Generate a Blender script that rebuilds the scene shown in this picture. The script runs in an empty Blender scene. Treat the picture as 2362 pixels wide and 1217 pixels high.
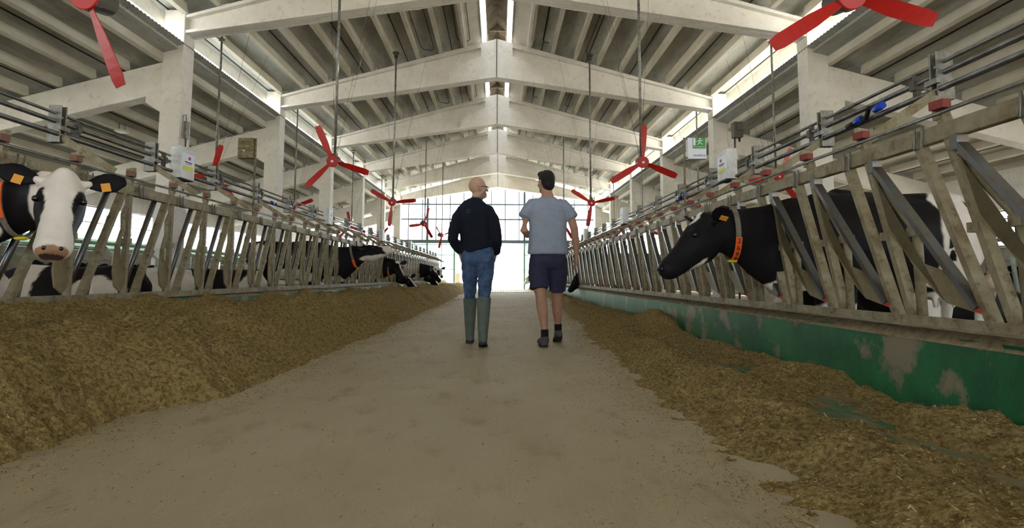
import bpy, bmesh, math, random
import numpy as np
from mathutils import Vector, Matrix, noise, Euler

random.seed(7)
V = Vector
R = math.radians
scene = bpy.context.scene
COL = scene.collection

# ------------------------------------------------------------------ camera, sky, sun, exposure
W, H = 2362, 1217
F = 1350.0
cam_data = bpy.data.cameras.new('camera')
cam = bpy.data.objects.new('camera', cam_data)
COL.objects.link(cam)
cam_data.sensor_width = 36
cam_data.lens = F / W * 36
cam_data.shift_x = (W / 2 - 1151) / W
cam_data.shift_y = (518 - H / 2) / W
cam_data.clip_start = .05
cam_data.clip_end = 500
cam.matrix_world = (Matrix.Translation((0, 0, .72)) @ Euler((R(90) + math.atan(.09), 0, 0)).to_matrix().to_4x4()
                    @ Matrix.Rotation(R(.3), 4, 'Z'))
scene.camera = cam

world = bpy.data.worlds.new('World')
scene.world = world
world.use_nodes = True
bg = world.node_tree.nodes['Background']
bg.inputs[0].default_value = (.89, .955, 1.04, 1)
bg.inputs[1].default_value = 3.4
sun_data = bpy.data.lights.new('sun', 'SUN')
sun = bpy.data.objects.new('sun', sun_data)
COL.objects.link(sun)
sun_data.energy = 11
sun_data.angle = R(1)
sun_data.color = (1, .93, .84)
sun.rotation_euler = (R(-8), R(42), 0)

scene.view_settings.view_transform = 'Standard'
scene.view_settings.look = 'None'
scene.view_settings.gamma = 1
scene.view_settings.use_curve_mapping = False
scene.view_settings.exposure = 1.45
scene.cycles.max_bounces = 10
scene.cycles.diffuse_bounces = 6
scene.cycles.transparent_max_bounces = 12
scene.cycles.use_denoising = True
scene.cycles.sample_clamp_indirect = 8


# ------------------------------------------------------------------ materials
def srgb(r, g, b):
    f = lambda c: (c / 255 / 12.92) if c / 255 <= .04045 else ((c / 255 + .055) / 1.055) ** 2.4
    return (f(r), f(g), f(b), 1)


def mat(name, base, rough=.7, metal=0, var=None, scale=8, stretch=(1, 1, 1), bump=0, bscale=60, lo=.35, hi=.65, var2=None,
        scale2=40, detail=6, spec=.3, mix2=(.5, .62)):
    """base colour, optionally broken up by a second and third colour through object-space noise"""
    m = bpy.data.materials.new(name)
    m.use_nodes = True
    nt = m.node_tree
    b = nt.nodes['Principled BSDF']
    b.inputs['Roughness'].default_value = rough
    b.inputs['Metallic'].default_value = metal
    b.inputs['Specular IOR Level'].default_value = spec
    b.inputs['Base Color'].default_value = base
    tc = nt.nodes.new('ShaderNodeTexCoord')
    mp = nt.nodes.new('ShaderNodeMapping')
    mp.inputs['Scale'].default_value = stretch
    nt.links.new(tc.outputs['Object'], mp.inputs[0])
    last = None

    def layer(prev, col, sc, lo_, hi_):
        n = nt.nodes.new('ShaderNodeTexNoise')
        n.inputs['Scale'].default_value = sc
        n.inputs['Detail'].default_value = detail
        n.inputs['Roughness'].default_value = .65
        nt.links.new(mp.outputs[0], n.inputs['Vector'])
        r = nt.nodes.new('ShaderNodeMapRange')
        r.inputs['From Min'].default_value = lo_
        r.inputs['From Max'].default_value = hi_
        nt.links.new(n.outputs['Fac'], r.inputs['Value'])
        x = nt.nodes.new('ShaderNodeMix')
        x.data_type = 'RGBA'
        nt.links.new(r.outputs[0], x.inputs['Factor'])
        if prev is None:
            x.inputs[6].default_value = base
        else:
            nt.links.new(prev, x.inputs[6])
        x.inputs[7].default_value = col
        return x.outputs[2]
    if var:
        last = layer(None, var, scale, lo, hi)
    if var2:
        last = layer(last, var2, scale2, *mix2)
    if last:
        nt.links.new(last, b.inputs['Base Color'])
    if bump:
        n = nt.nodes.new('ShaderNodeTexNoise')
        n.inputs['Scale'].default_value = bscale
        n.inputs['Detail'].default_value = 5
        nt.links.new(mp.outputs[0], n.inputs['Vector'])
        bp = nt.nodes.new('ShaderNodeBump')
        bp.inputs['Strength'].default_value = bump
        bp.inputs['Distance'].default_value = .02
        nt.links.new(n.outputs['Fac'], bp.inputs['Height'])
        nt.links.new(bp.outputs[0], b.inputs['Normal'])
    return m


def coat_mat(name, rough=.55, bump=.15):
    m = bpy.data.materials.new(name)
    m.use_nodes = True
    nt = m.node_tree
    b = nt.nodes['Principled BSDF']
    b.inputs['Roughness'].default_value = rough
    b.inputs['Specular IOR Level'].default_value = .12
    a = nt.nodes.new('ShaderNodeAttribute')
    a.attribute_name = 'tint'
    n = nt.nodes.new('ShaderNodeTexNoise')
    n.inputs['Scale'].default_value = 9
    n.inputs['Detail'].default_value = 6
    tc = nt.nodes.new('ShaderNodeTexCoord')
    nt.links.new(tc.outputs['Object'], n.inputs['Vector'])
    r = nt.nodes.new('ShaderNodeMapRange')
    r.inputs['To Min'].default_value = .8
    r.inputs['To Max'].default_value = 1.15
    nt.links.new(n.outputs['Fac'], r.inputs['Value'])
    x = nt.nodes.new('ShaderNodeVectorMath')
    x.operation = 'SCALE'
    nt.links.new(a.outputs['Color'], x.inputs[0])
    nt.links.new(r.outputs[0], x.inputs['Scale'])
    nt.links.new(x.outputs[0], b.inputs['Base Color'])
    return m


M = {}
M['concrete'] = mat('pale concrete', srgb(224, 221, 213), .85, var=srgb(207, 203, 192), scale=1.5, var2=srgb(178, 172, 156), scale2=9,
                    mix2=(.56, .8), bump=.1, bscale=90)
M['roof'] = mat('roof concrete', srgb(180, 180, 172), .85, var=srgb(146, 146, 134), scale=2.2, stretch=(1.5, .25, 1), lo=.4, hi=.68,
                var2=srgb(118, 112, 94), scale2=14, mix2=(.55, .8), bump=.15)
M['rib'] = mat('rib concrete', srgb(208, 204, 190), .85, var=srgb(186, 180, 160), scale=2, stretch=(1, .4, 1), bump=.1)
M['seam'] = mat('dark joint filler', srgb(48, 46, 42), .9)
M['sheet'] = mat('grey corrugated sheet', srgb(185, 186, 182), .5, .3, var=srgb(160, 160, 152), scale=3)
M['bounce_sheet'] = mat('pale light bounce sheet', srgb(225, 222, 214), .7)  # for the added side roof layer, pale so that it reflects light inward
M['cap'] = mat('weathered ridge sheet', srgb(186, 176, 160), .8, var=srgb(140, 128, 112), scale=4)
M['galv'] = mat('galvanised steel', srgb(150, 150, 143), .45, .6, var=srgb(112, 109, 98), scale=14, var2=srgb(110, 96, 74), scale2=6,
                mix2=(.55, .75))
M['bright_pipe'] = mat('polished steel pipe', srgb(140, 142, 142), .3, .9, var=srgb(104, 103, 98), scale=9)
M['rail'] = mat('grimy galvanised steel', srgb(150, 143, 118), .6, .25, var=srgb(120, 106, 78), scale=7, var2=srgb(92, 76, 50), scale2=16,
                mix2=(.52, .72), bump=.2)
M['rubbed'] = mat('rubbed steel bar', srgb(104, 106, 106), .32, .75, var=srgb(104, 92, 70), scale=5, lo=.45, hi=.6)
M['plate'] = mat('muddy steel plate', srgb(138, 128, 98), .6, .2, var=srgb(112, 98, 68), scale=6, bump=.15)
M['red'] = mat('red fan paint', srgb(176, 27, 18), .42, spec=.5)
M['dark_red'] = mat('faded red plastic', srgb(136, 56, 52), .65, var=srgb(116, 62, 52), scale=30)
M['worn_red'] = mat('worn brown red plastic', srgb(122, 76, 62), .7, var=srgb(112, 88, 66), scale=25)
M['grey_dark'] = mat('dark motor metal', srgb(88, 84, 74), .5, .5)
M['white_box'] = mat('white painted box', srgb(226, 228, 226), .5, var=srgb(196, 196, 190), scale=7)
M['label_yellow'] = mat('yellow label', srgb(214, 214, 70), .5)
M['label_white'] = mat('white label', srgb(228, 232, 240), .5)
M['green_sign'] = mat('green sign', srgb(70, 160, 84), .5)
M['ink'] = mat('dark ink', srgb(26, 26, 28), .6)
M['blue_ink'] = mat('blue ink', srgb(60, 84, 140), .6)
M['red_ink'] = mat('red ink', srgb(170, 50, 90), .6)
M['blue'] = mat('blue plastic', srgb(30, 70, 180), .4)
M['rust'] = mat('rusty mossy plate', srgb(140, 130, 106), .8, var=srgb(96, 98, 66), scale=14, var2=srgb(112, 78, 52), scale2=20)
M['green_wall'] = mat('green painted concrete', srgb(24, 104, 58), .45, var=srgb(18, 76, 44), scale=2.5, var2=srgb(122, 112, 90), scale2=2.2,
                      mix2=(.55, .62), bump=.1, spec=.4)
M['floor'] = mat('dusty concrete floor', srgb(172, 159, 130), .8, var=srgb(157, 142, 108), scale=1.1, stretch=(1, .5, 1), lo=.35, hi=.7,
                 var2=srgb(130, 112, 72), scale2=4.5, mix2=(.56, .8), bump=.35, bscale=160, detail=9)
M['barn_floor'] = mat('manure stained floor', srgb(150, 138, 116), .8, var=srgb(112, 98, 76), scale=2)
M['yard'] = mat('sunlit yard', srgb(206, 200, 188), .9)
M['feed'] = mat('silage feed', srgb(156, 136, 88), .95, var=srgb(114, 93, 50), scale=40, lo=.42, hi=.6, var2=srgb(178, 158, 108),
                scale2=70, mix2=(.56, .66), bump=1, bscale=110, detail=8, spec=.1)
M['straw'] = mat('pale straw', srgb(184, 164, 112), .9, var=srgb(112, 88, 48), scale=40, lo=.45, hi=.55)
M['green_band'] = mat('pale green panel', srgb(150, 196, 168), .6)
M['block_wall'] = mat('grey block wall', srgb(150, 146, 132), .85, var=srgb(122, 116, 100), scale=2)
M['frame_steel'] = mat('window steel', srgb(104, 116, 124), .5, .3)
M['coat'] = coat_mat('cow hide')
M['skin'] = coat_mat('skin and hair', .5)
M['cloth_navy'] = mat('navy knit', srgb(17, 22, 36), .9, bump=.3, bscale=220)
M['denim'] = mat('blue denim', srgb(76, 100, 132), .85, var=srgb(50, 70, 100), scale=9, lo=.4, hi=.62, bump=.25, bscale=180)
M['rubber'] = mat('green rubber', srgb(74, 88, 82), .5, var=srgb(92, 100, 90), scale=8, var2=srgb(70, 62, 46), scale2=6, mix2=(.6, .7))
M['sole'] = mat('dark sole', srgb(46, 46, 42), .8)
M['tee'] = mat('blue grey cotton', srgb(146, 155, 170), .9, var=srgb(134, 143, 158), scale=7, bump=.2, bscale=200)
M['shorts'] = mat('dark blue shorts', srgb(50, 50, 74), .85, var=srgb(42, 42, 64), scale=9, bump=.15)
M['sock'] = mat('black sock', srgb(20, 21, 26), .9)
M['shoe'] = mat('grey trainers', srgb(84, 84, 84), .8, var=srgb(60, 60, 60), scale=20)
M['hair'] = mat('black hair', srgb(20, 18, 17), .6, bump=.6, bscale=90)
M['collar_green'] = mat('olive shirt collar', srgb(96, 104, 66), .9)
M['orange'] = mat('orange collar tag', srgb(232, 98, 36), .55)
M['strap'] = mat('grimy strap', srgb(128, 122, 112), .8, var=srgb(100, 90, 76), scale=20)
M['yellow'] = mat('yellow clip', srgb(224, 206, 40), .5)
M['tag_orange'] = mat('amber ear tag', srgb(222, 158, 62), .6)
M['eye'] = mat('dark eye', srgb(14, 11, 10), .1, spec=.8)
M['nose'] = mat('wet nose', srgb(70, 60, 54), .35, spec=.6)
M['udder'] = mat('pink udder', srgb(206, 160, 140), .7)
M['lamp'] = mat('lamp housing', srgb(225, 220, 205), .5)


def glass_mat():
    m = bpy.data.materials.new('clear pane')
    m.use_nodes = True
    nt = m.node_tree
    nt.nodes.clear()
    o = nt.nodes.new('ShaderNodeOutputMaterial')
    mx = nt.nodes.new('ShaderNodeMixShader')
    mx.inputs[0].default_value = .06
    t = nt.nodes.new('ShaderNodeBsdfTransparent')
    g = nt.nodes.new('ShaderNodeBsdfGlossy')
    g.inputs['Roughness'].default_value = .05
    nt.links.new(t.outputs[0], mx.inputs[1])
    nt.links.new(g.outputs[0], mx.inputs[2])
    nt.links.new(mx.outputs[0], o.inputs[0])
    return m


def translucent_mat(name, col):
    m = bpy.data.materials.new(name)
    m.use_nodes = True
    nt = m.node_tree
    nt.nodes.clear()
    o = nt.nodes.new('ShaderNodeOutputMaterial')
    mx = nt.nodes.new('ShaderNodeMixShader')
    mx.inputs[0].default_value = .6
    d = nt.nodes.new('ShaderNodeBsdfDiffuse')
    d.inputs[0].default_value = col
    t = nt.nodes.new('ShaderNodeBsdfTranslucent')
    t.inputs[0].default_value = col
    nt.links.new(d.outputs[0], mx.inputs[1])
    nt.links.new(t.outputs[0], mx.inputs[2])
    nt.links.new(mx.outputs[0], o.inputs[0])
    return m


M['glass'] = glass_mat()
M['sheet_green'] = translucent_mat('translucent green sheet', srgb(168, 186, 172))
M['sheet_white'] = translucent_mat('translucent white sheet', srgb(222, 240, 240))


# ------------------------------------------------------------------ mesh builder
class MB:
    def __init__(s):
        s.v, s.f, s.sm = [], [], []

    def add(s, verts, faces, smooth=False):
        o = len(s.v)
        s.v += [tuple(p) for p in verts]
        s.f += [tuple(i + o for i in f) for f in faces]
        s.sm += [smooth] * len(faces)
        return s

    def box(s, c, size, rot=None):
        hx, hy, hz = size[0] / 2, size[1] / 2, size[2] / 2
        pts = [V((x, y, z)) for x in (-hx, hx) for y in (-hy, hy) for z in (-hz, hz)]
        if rot is not None:
            m = rot if isinstance(rot, Matrix) else Euler(rot).to_matrix()
            pts = [m @ p for p in pts]
        pts = [p + V(c) for p in pts]
        return s.add(pts, [(0, 1, 3, 2), (4, 6, 7, 5), (0, 4, 5, 1), (2, 3, 7, 6), (0, 2, 6, 4), (1, 5, 7, 3)])

    def hexa(s, p8):
        """bottom ring of four then top ring of four"""
        return s.add(p8, [(3, 2, 1, 0), (4, 5, 6, 7), (0, 1, 5, 4), (1, 2, 6, 5), (2, 3, 7, 6), (3, 0, 4, 7)])

    def bar(s, a, b, w, h, up=(0, 0, 1)):
        a, b = V(a), V(b)
        d = (b - a).normalized()
        x = d.cross(V(up))
        if x.length < 1e-4:
            x = d.cross(V((1, 0, 0)))
        x.normalize()
        y = x.cross(d)
        m = Matrix((x, d, y)).transposed()
        return s.box((a + b) / 2, (w, (b - a).length, h), m)

    def poly(s, pts, r, n=8, cap=True):
        """round tube along points; r a number or a list"""
        pts = [V(p) for p in pts]
        k = len(pts)
        rs = r if isinstance(r, (list, tuple)) else [r] * k
        prev = None
        vs = []
        for i, p in enumerate(pts):
            d = (pts[min(i + 1, k - 1)] - pts[max(i - 1, 0)]).normalized()
            if prev is None:
                x = d.cross(V((0, 0, 1)))
                if x.length < .05:
                    x = d.cross(V((1, 0, 0)))
            else:
                x = prev - d * prev.dot(d)
            x.normalize()
            prev = x
            y = d.cross(x)
            for j in range(n):
                t = 2 * math.pi * j / n
                vs.append(p + (x * math.cos(t) + y * math.sin(t)) * rs[i])
        fs = [(i * n + j, i * n + (j + 1) % n, (i + 1) * n + (j + 1) % n, (i + 1) * n + j) for i in range(k - 1) for j in range(n)]
        s.add(vs, fs, True)
        if cap:
            s.f += [tuple(len(s.v) - len(vs) + j for j in reversed(range(n))), tuple(len(s.v) - n + j for j in range(n))]
            s.sm += [False, False]
        return s

    def prism(s, poly2, plane, t0, t1):
        """extrude a polygon; plane 'yz' -> along x, 'xz' -> along y, 'xy' -> along z"""
        f = {'yz': lambda u, v, t: (t, u, v), 'xz': lambda u, v, t: (u, t, v), 'xy': lambda u, v, t: (u, v, t)}[plane]
        n = len(poly2)
        return s.add([f(u, v, t0) for u, v in poly2] + [f(u, v, t1) for u, v in poly2],
                     [tuple(range(n)), tuple(reversed(range(n, 2 * n)))] + [(i, (i + 1) % n + 0, n + (i + 1) % n, n + i) for i in range(n)])

    def ball(s, c, r, n=10, m=7, rot=None):
        rx, ry, rz = r if isinstance(r, (list, tuple)) else (r, r, r)
        vs = []
        for i in range(m + 1):
            a = math.pi * i / m
            for j in range(n):
                t = 2 * math.pi * j / n
                p = V((rx * math.sin(a) * math.cos(t), ry * math.sin(a) * math.sin(t), rz * math.cos(a)))
                if rot is not None:
                    p = rot @ p
                vs.append(p + V(c))
        return s.add(vs, [(i * n + j, (i + 1) * n + j, (i + 1) * n + (j + 1) % n, i * n + (j + 1) % n) for i in range(m) for j in range(n)], True)

    def mesh(s, name, m):
        me = bpy.data.meshes.new(name)
        me.from_pydata(s.v, [], s.f)
        me.polygons.foreach_set('use_smooth', s.sm)
        bm = bmesh.new()
        bm.from_mesh(me)
        bmesh.ops.remove_doubles(bm, verts=bm.verts, dist=1e-6)
        bmesh.ops.recalc_face_normals(bm, faces=bm.faces)
        bm.to_mesh(me)
        bm.free()
        me.materials.append(m)
        return me

    def build(s, name, m, parent=None, bevel=0):
        o = bpy.data.objects.new(name, s.mesh(name, m))
        COL.objects.link(o)
        if parent is not None:
            o.parent = parent
        if bevel:
            b = o.modifiers.new('bevel', 'BEVEL')
            b.width = bevel
            b.segments = 2
            b.limit_method = 'ANGLE'
        return o


def tag(o, label=None, cat=None, group=None, kind=None):
    if label:
        o['label'] = label
    if cat:
        o['category'] = cat
    if group:
        o['group'] = group
    if kind:
        o['kind'] = kind
    return o


def thing(name, loc, label, cat, group=None, rz=0):
    o = bpy.data.objects.new(name, None)
    o.empty_display_size = .1
    COL.objects.link(o)
    o.location = loc
    o.rotation_euler = (0, 0, rz)
    return tag(o, label, cat, group)


def copy_tree(o, loc=None, label=None, group=None, rz=None):
    c = o.copy()
    COL.objects.link(c)
    for ch in list(o.children):
        d = ch.copy()
        COL.objects.link(d)
        d.parent = c
        for g in list(ch.children):
            e = g.copy()
            COL.objects.link(e)
            e.parent = d
    if loc is not None:
        c.location = loc
    if label:
        c['label'] = label
    if group:
        c['group'] = group
    if rz is not None:
        c.rotation_euler = (0, 0, rz)
    return c


ORD = ['first', 'second', 'third', 'fourth', 'fifth', 'sixth', 'seventh', 'eighth', 'ninth', 'tenth', 'eleventh', 'twelfth', 'thirteenth',
       'fourteenth', 'fifteenth', 'sixteenth', 'seventeenth', 'eighteenth', 'nineteenth', 'twentieth', 'twenty-first', 'twenty-second',
       'twenty-third', 'twenty-fourth', 'twenty-fifth', 'twenty-sixth', 'twenty-seventh', 'twenty-eighth', 'twenty-ninth', 'thirtieth',
       'thirty-first', 'thirty-second', 'thirty-third']


def struct(name, mb, m, bevel=0):
    return tag(mb.build(name, m, None, bevel), kind='structure')


# ------------------------------------------------------------------ building shell
Y1, S = 11.03, 5.04                       # first visible frame, frame spacing
NF = 7
FY = [Y1 + S * (i - 4) for i in range(0, NF + 3)]       # frames behind the camera too
YB, YE = FY[0] - .2, FY[-1] + .62
CXL, CXR, CX = -6.15, 5.98, -.09          # inner column faces, ridge line
HALF = (CXR - CXL) / 2
OXL, OXR = -12.4, 12.2


def bb(ax):
    return 5.44 + .151 * (HALF - ax)


def bt(ax):
    return 5.81 + .274 * (HALF - ax)


def side_top(d):                          # top of side-aisle beams, d metres outside the column face
    return 4.98 - .265 * d


# floor: feed alley, cow floors either side, yard outside
mb = MB().prism([(-3.22, YB - 6), (2.34, YB - 6), (2.34, YE + .6), (-3.22, YE + .6)], 'xy', -.2, 0)
struct('floor', mb, M['floor'])
mb = MB()
for x0, x1 in ((OXL, -3.44), (2.6, OXR)):
    mb.box(((x0 + x1) / 2, (YB + YE) / 2, -.1), (x1 - x0, YE - YB, .2))
struct('floor_cow_aisles', mb, M['barn_floor'])
mb = MB().box((0, 20, -.33), (300, 300, .2))
struct('ground_yard', mb, M['yard'])

# roof slabs with ribs
def slope(name, xa, za, xb, zb, spans, ribs, off=0, rd=.22):
    """thin slab from (xa,za) to (xb,zb) with ribs hanging below between the frames"""
    n = V((-(zb - za), 0, xb - xa)).normalized()
    if n.z < 0:
        n = -n
    up = n * .06
    mb, rb, se = MB(), MB(), MB()
    a, b = V((xa, 0, za)), V((xb, 0, zb))
    for z0, z1 in ((YB, YE),):
        mb.hexa([a + V((0, z0, 0)), b + V((0, z0, 0)), b + V((0, z1, 0)), a + V((0, z1, 0)),
                 a + up + V((0, z0, 0)), b + up + V((0, z0, 0)), b + up + V((0, z1, 0)), a + up + V((0, z1, 0))])
    t = (b - a).normalized()
    for k, s_ in enumerate(ribs):
        p = a + t * s_
        for y0, y1 in spans:
            q = [(-.045, -rd), (.045, -rd), (.07, .0), (-.07, .0)]
            pts = []
            for y in (y0, y1):
                for u, w in q:
                    pts.append(p + t * u + n * w + V((0, y, 0)))
            rb.add(pts, [(0, 1, 2, 3), (7, 6, 5, 4), (0, 4, 5, 1), (1, 5, 6, 2), (2, 6, 7, 3), (3, 7, 4, 0)])
        if k % 2 == off:
            se.box(p + t * .33 - n * .004 + V((0, (YB + YE) / 2, 0)), (.022, YE - YB, .02), Euler((0, -math.atan2(t.z, t.x), 0)).to_matrix())
    c = struct(name, mb, M['roof'])
    r = rb.build('rib', M['rib'], c)
    r['kind'] = 'structure'
    s2 = se.build('panel_joint', M['seam'], c)
    return c


spans = [(FY[i] + .38, FY[i + 1] + .02) for i in range(len(FY) - 1)]
for side, sx in (('left', -1), ('right', 1)):
    # central slope: from the lantern opening down past the column line
    xa, xb = CX + sx * .9, CX + sx * (HALF + .55)
    slope('ceiling_' + side, xa, bt(.9) + .24, xb, bt(HALF + .55) + .24, spans, [.1 + .665 * k for k in range(9)])
    cf = CXL if sx < 0 else CXR
    ox = OXL if sx < 0 else OXR
    xa, xb = cf + sx * .1, ox + sx * 1.0
    slope('ceiling_side_' + side, xa, side_top(.1) + .16, xb, side_top(abs(xb - cf)) + .16, spans, [.38 + .665 * k for k in range(10)], 1, .16)
    mb = MB()                                            # pale sheet added over the side roof to bounce sunlight under the high eave
    za_, zb_ = side_top(.12) + .235, side_top(abs(xb - cf)) + .235
    mb.hexa([(cf + sx * .12, YB, za_), (xb, YB, zb_), (xb, YE, zb_), (cf + sx * .12, YE, za_), (cf + sx * .12, YB, za_ + .012), (xb, YB, zb_ + .012), (xb, YE, zb_ + .012), (cf + sx * .12, YE, za_ + .012)])
    struct('trim_bounce_sheet_' + side, mb, M['bounce_sheet'])
    # fascia under the high eave and the corrugated edge of the lower roof
    mb = MB().box((CX + sx * (HALF + .52), (YB + YE) / 2, 5.8), (.05, YE - YB, .32))
    struct('trim_eave_' + side, mb, M['concrete'])
    mb = MB()
    n = 0
    y = YB
    pts = []
    while y < YE:
        pts.append((y, .018 if n % 2 else 0))
        y += .055
        n += 1
    z = side_top(.0) + .225
    vs = []
    for yy, dz in pts:
        vs += [(cf - sx * .02, yy, z + dz), (cf + sx * .55, yy, z + dz - .14)]
    k = len(pts)
    mb.add(vs, [(2 * i, 2 * i + 1, 2 * i + 3, 2 * i + 2) for i in range(k - 1)])
    o = struct('trim_corrugated_edge_' + side, mb, M['sheet'])
    sol = o.modifiers.new('thickness', 'SOLIDIFY')
    sol.thickness = .012
    # lantern lining: pale panel carrying the slope inward, small lip
    mb = MB()
    a, b = V((CX + sx * .9, 0, bt(.9) + .1)), V((CX + sx * .45, 0, bt(.9) + .3))
    for p, q, w in ((a, b, .05),):
        mb.hexa([p + V((0, YB, 0)), q + V((0, YB, 0)), q + V((0, YE, 0)), p + V((0, YE, 0)),
                 p + V((0, YB, w)), q + V((0, YB, w)), q + V((0, YE, w)), p + V((0, YE, w))])
    mb.box((CX + sx * .44, (YB + YE) / 2, bt(.9) + .38), (.03, YE - YB, .2))
    mb.box((CX + sx * .9, (YB + YE) / 2, bt(.9) + .14), (.07, YE - YB, .36))
    struct('trim_lantern_' + side, mb, M['concrete'])
# ridge cap: shallow gable above the opening with end gables at each frame
mb = MB()
zc, za = 7.74, 7.95
for sx in (-1, 1):
    a, b = V((CX + sx * .26, 0, zc)), V((CX, 0, za))
    mb.hexa([a + V((0, YB, 0)), b + V((0, YB, 0)), b + V((0, YE, 0)), a + V((0, YE, 0)),
             a + V((0, YB, .05)), b + V((0, YB, .05)), b + V((0, YE, .05)), a + V((0, YE, .05))])
    mb.box((CX + sx * .27, (YB + YE) / 2, zc - .02), (.03, YE - YB, .12))
for y in FY:
    mb.prism([(CX - .25, zc), (CX + .25, zc), (CX, za)], 'xz', y + .1, y + .16)
    for sx in (-1, 1):
        mb.box((CX + sx * .27, y + .2, 7.6), (.05, .08, .32))
struct('ceiling_ridge_cap', mb, M['cap'])

# columns and beams ----------------------------------------------------------
for i, y in enumerate(FY):
    k = i - 3                                        # 1 = first one in view
    for side, sx, cf, ox in (('left', -1, CXL, OXL), ('right', 1, CXR, OXR)):
        x0 = cf + sx * .2
        where = ('%s column from the camera on the %s side' % (ORD[k - 1], side)) if k >= 1 else 'column behind the camera on the %s side, %s back' % (side, ORD[-k])
        t = thing('concrete_column', (x0, y + .2, 0), 'square pale concrete column, ' + where, 'column', 'inner row of concrete columns')
        MB().box((0, 0, 2.95), (.4, .4, 5.9)).build('shaft', M['concrete'], t, .012)
        MB().prism([(sx * .2, 3.86), (sx * .5, 4.05), (sx * .5, 4.25), (sx * .2, 4.25)], 'xz', -.17, .17).build('bracket', M['concrete'], t, .008)
        # outer post
        tag(MB().box((ox - sx * .27, y + .2, 1.42), (.3, .3, 2.84)).build('concrete_post', M['concrete'], None, .01),
            'slim concrete post in the %s outer wall, %s' % (side, ('level with the %s inner column' % ORD[k - 1]) if k >= 1 else 'behind the camera, %s back' % ORD[-k]),
            'post', 'outer wall posts')
        # side beam
        d1 = abs(ox - cf) + .7
        da = .4
        P = [(cf + sx * da, side_top(da) - .62), (cf + sx * d1, side_top(d1) - .5), (cf + sx * d1, side_top(d1)), (cf + sx * da, side_top(da))]
        beam = MB().prism(P, 'xz', y + .05, y + .35).build('side_aisle_beam', M['concrete'], None, .015)
        tag(beam, 'sloping concrete beam over the %s cow aisle, %s' % (side, ('joined to the %s column' % ORD[k - 1]) if k >= 1 else 'behind the camera, %s back' % ORD[-k]),
            'beam', 'side aisle roof beams')
    # gable beam: two halves meeting at the ridge, recessed web with thick ends
    t = thing('gable_beam', (CX, y + .2, 0), 'pale concrete gable beam spanning the alley, %s' % (('%s from the camera' % ORD[k - 1]) if k >= 1 else 'behind the camera, %s back' % ORD[-k]),
              'beam', 'gable roof beams')
    for sx in (-1, 1):
        h = HALF + .03
        mb = MB()
        P = [(0, bb(0)), (sx * h, bb(h)), (sx * h, bt(h)), (0, bt(0))]
        mb.prism(P, 'xz', -.06, .06)
        # thickened centre with chamfered recess outline
        for y0, y1 in ((-.18, -.06), (.06, .18)):
            mb.prism([(0, bb(0)), (sx * 1.35, bb(1.35)), (sx * 1.35, bb(1.35) + .32), (sx * .8, bb(.8) + .6), (sx * .45, bb(.4) + .66),
                      (sx * .45, bt(.45) - .14), (sx * .9, bt(.9) - .13), (sx * h, bt(h) - .06), (sx * h, bt(h)), (0, bt(0))], 'xz', y0, y1)
            mb.prism([(sx * 1.35, bb(1.35)), (sx * h, bb(h)), (sx * h, bb(h) + .06), (sx * 1.35, bb(1.35) + .07)], 'xz', y0, y1)
        mb.build('beam_half', M['concrete'], t, .006)
    MB().box((0, -.185, (bb(0) + bt(0)) / 2), (.018, .02, bt(0) - bb(0))).build('joint', M['seam'], t)

# outer walls -----------------------------------------------------------------
for side, sx, ox, z0, z1, z2 in (('left', -1, OXL, 1.45, 1.82, 2.82), ('right', 1, OXR, 1.5, 1.56, 2.4)):
    yl, ym = YE - YB, (YE + YB) / 2
    struct('wall_' + side, MB().box((ox, ym, z0 / 2), (.2, yl, z0)), M['block_wall'])
    struct('trim_lintel_' + side, MB().box((ox, ym, (z2 + 3.35) / 2), (.2, yl, 3.35 - z2)), M['concrete'])
    struct('trim_sill_' + side, MB().box((ox, ym, (z0 + z1) / 2), (.05, yl, z1 - z0)), M['sheet_green'])
    mb = MB()
    y = YB
    while y < YE:
        mb.box((ox, y, (z1 + z2) / 2), (.04, .05, z2 - z1))
        y += 1.26
    for f in (.5, .98) if sx < 0 else (.25, .5, .75, .98):
        mb.box((ox, ym, z1 + (z2 - z1) * f), (.03, yl, .03))
    w = struct('window_%d' % (1 if sx < 0 else 2), mb, M['frame_steel'])
    MB().box((ox - sx * .03, ym, (z1 + z2) / 2), (.006, yl, z2 - z1)).build('pane', M['glass'], w)

# end wall: glazed gable over a wide door, lower panels, glazed side parts
YW = FY[-1] + .48
gz = 2.95
mb = MB()
for x in (-4.5, 1.6):
    mb.box((x, YW, (gz + bb(abs(x - CX))) / 2), (.14, .14, bb(abs(x - CX)) - gz))
mb.box((CX, YW, gz), (HALF * 2, .16, .2))
x = -5.7
while x < 5.8:
    zt = bb(abs(x - CX))
    mb.box((x, YW, (gz + zt) / 2), (.06, .06, zt - gz))
    x += .87
for z in (4.35, 5.3):
    mb.box((CX, YW, z), (HALF * 2, .08, .09))
w = struct('window_3', mb, M['frame_steel'])
P = [(CXL, gz), (CXR, gz), (CXR, bb(HALF)), (CX, bb(0)), (CXL, bb(HALF))]
MB().prism(P, 'xz', YW - .003, YW + .003).build('pane', M['glass'], w)
mb = MB()
for x0, x1 in ((CXL, -2.75), (1.6, CXR)):
    mb.box(((x0 + x1) / 2, YW, gz / 2), (x1 - x0, .03, gz))
struct('wall_end', mb, M['sheet_white'])
mb = MB()
for x in (-4.5, -2.78, 1.6):
    mb.box((x, YW, gz / 2), (.1, .14, gz))
for x in (-5.3, -3.6, 3.1, 4.6):
    mb.box((x, YW - .03, gz / 2), (.04, .05, gz))
for z in (1.2, 2.1, 2.75):
    mb.box(((CXL - 2.78) / 2, YW - .04, z), (-2.78 - CXL, .04, .04))
    mb.box(((CXR + 1.6) / 2, YW - .04, z), (CXR - 1.6, .04, .04))
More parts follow.
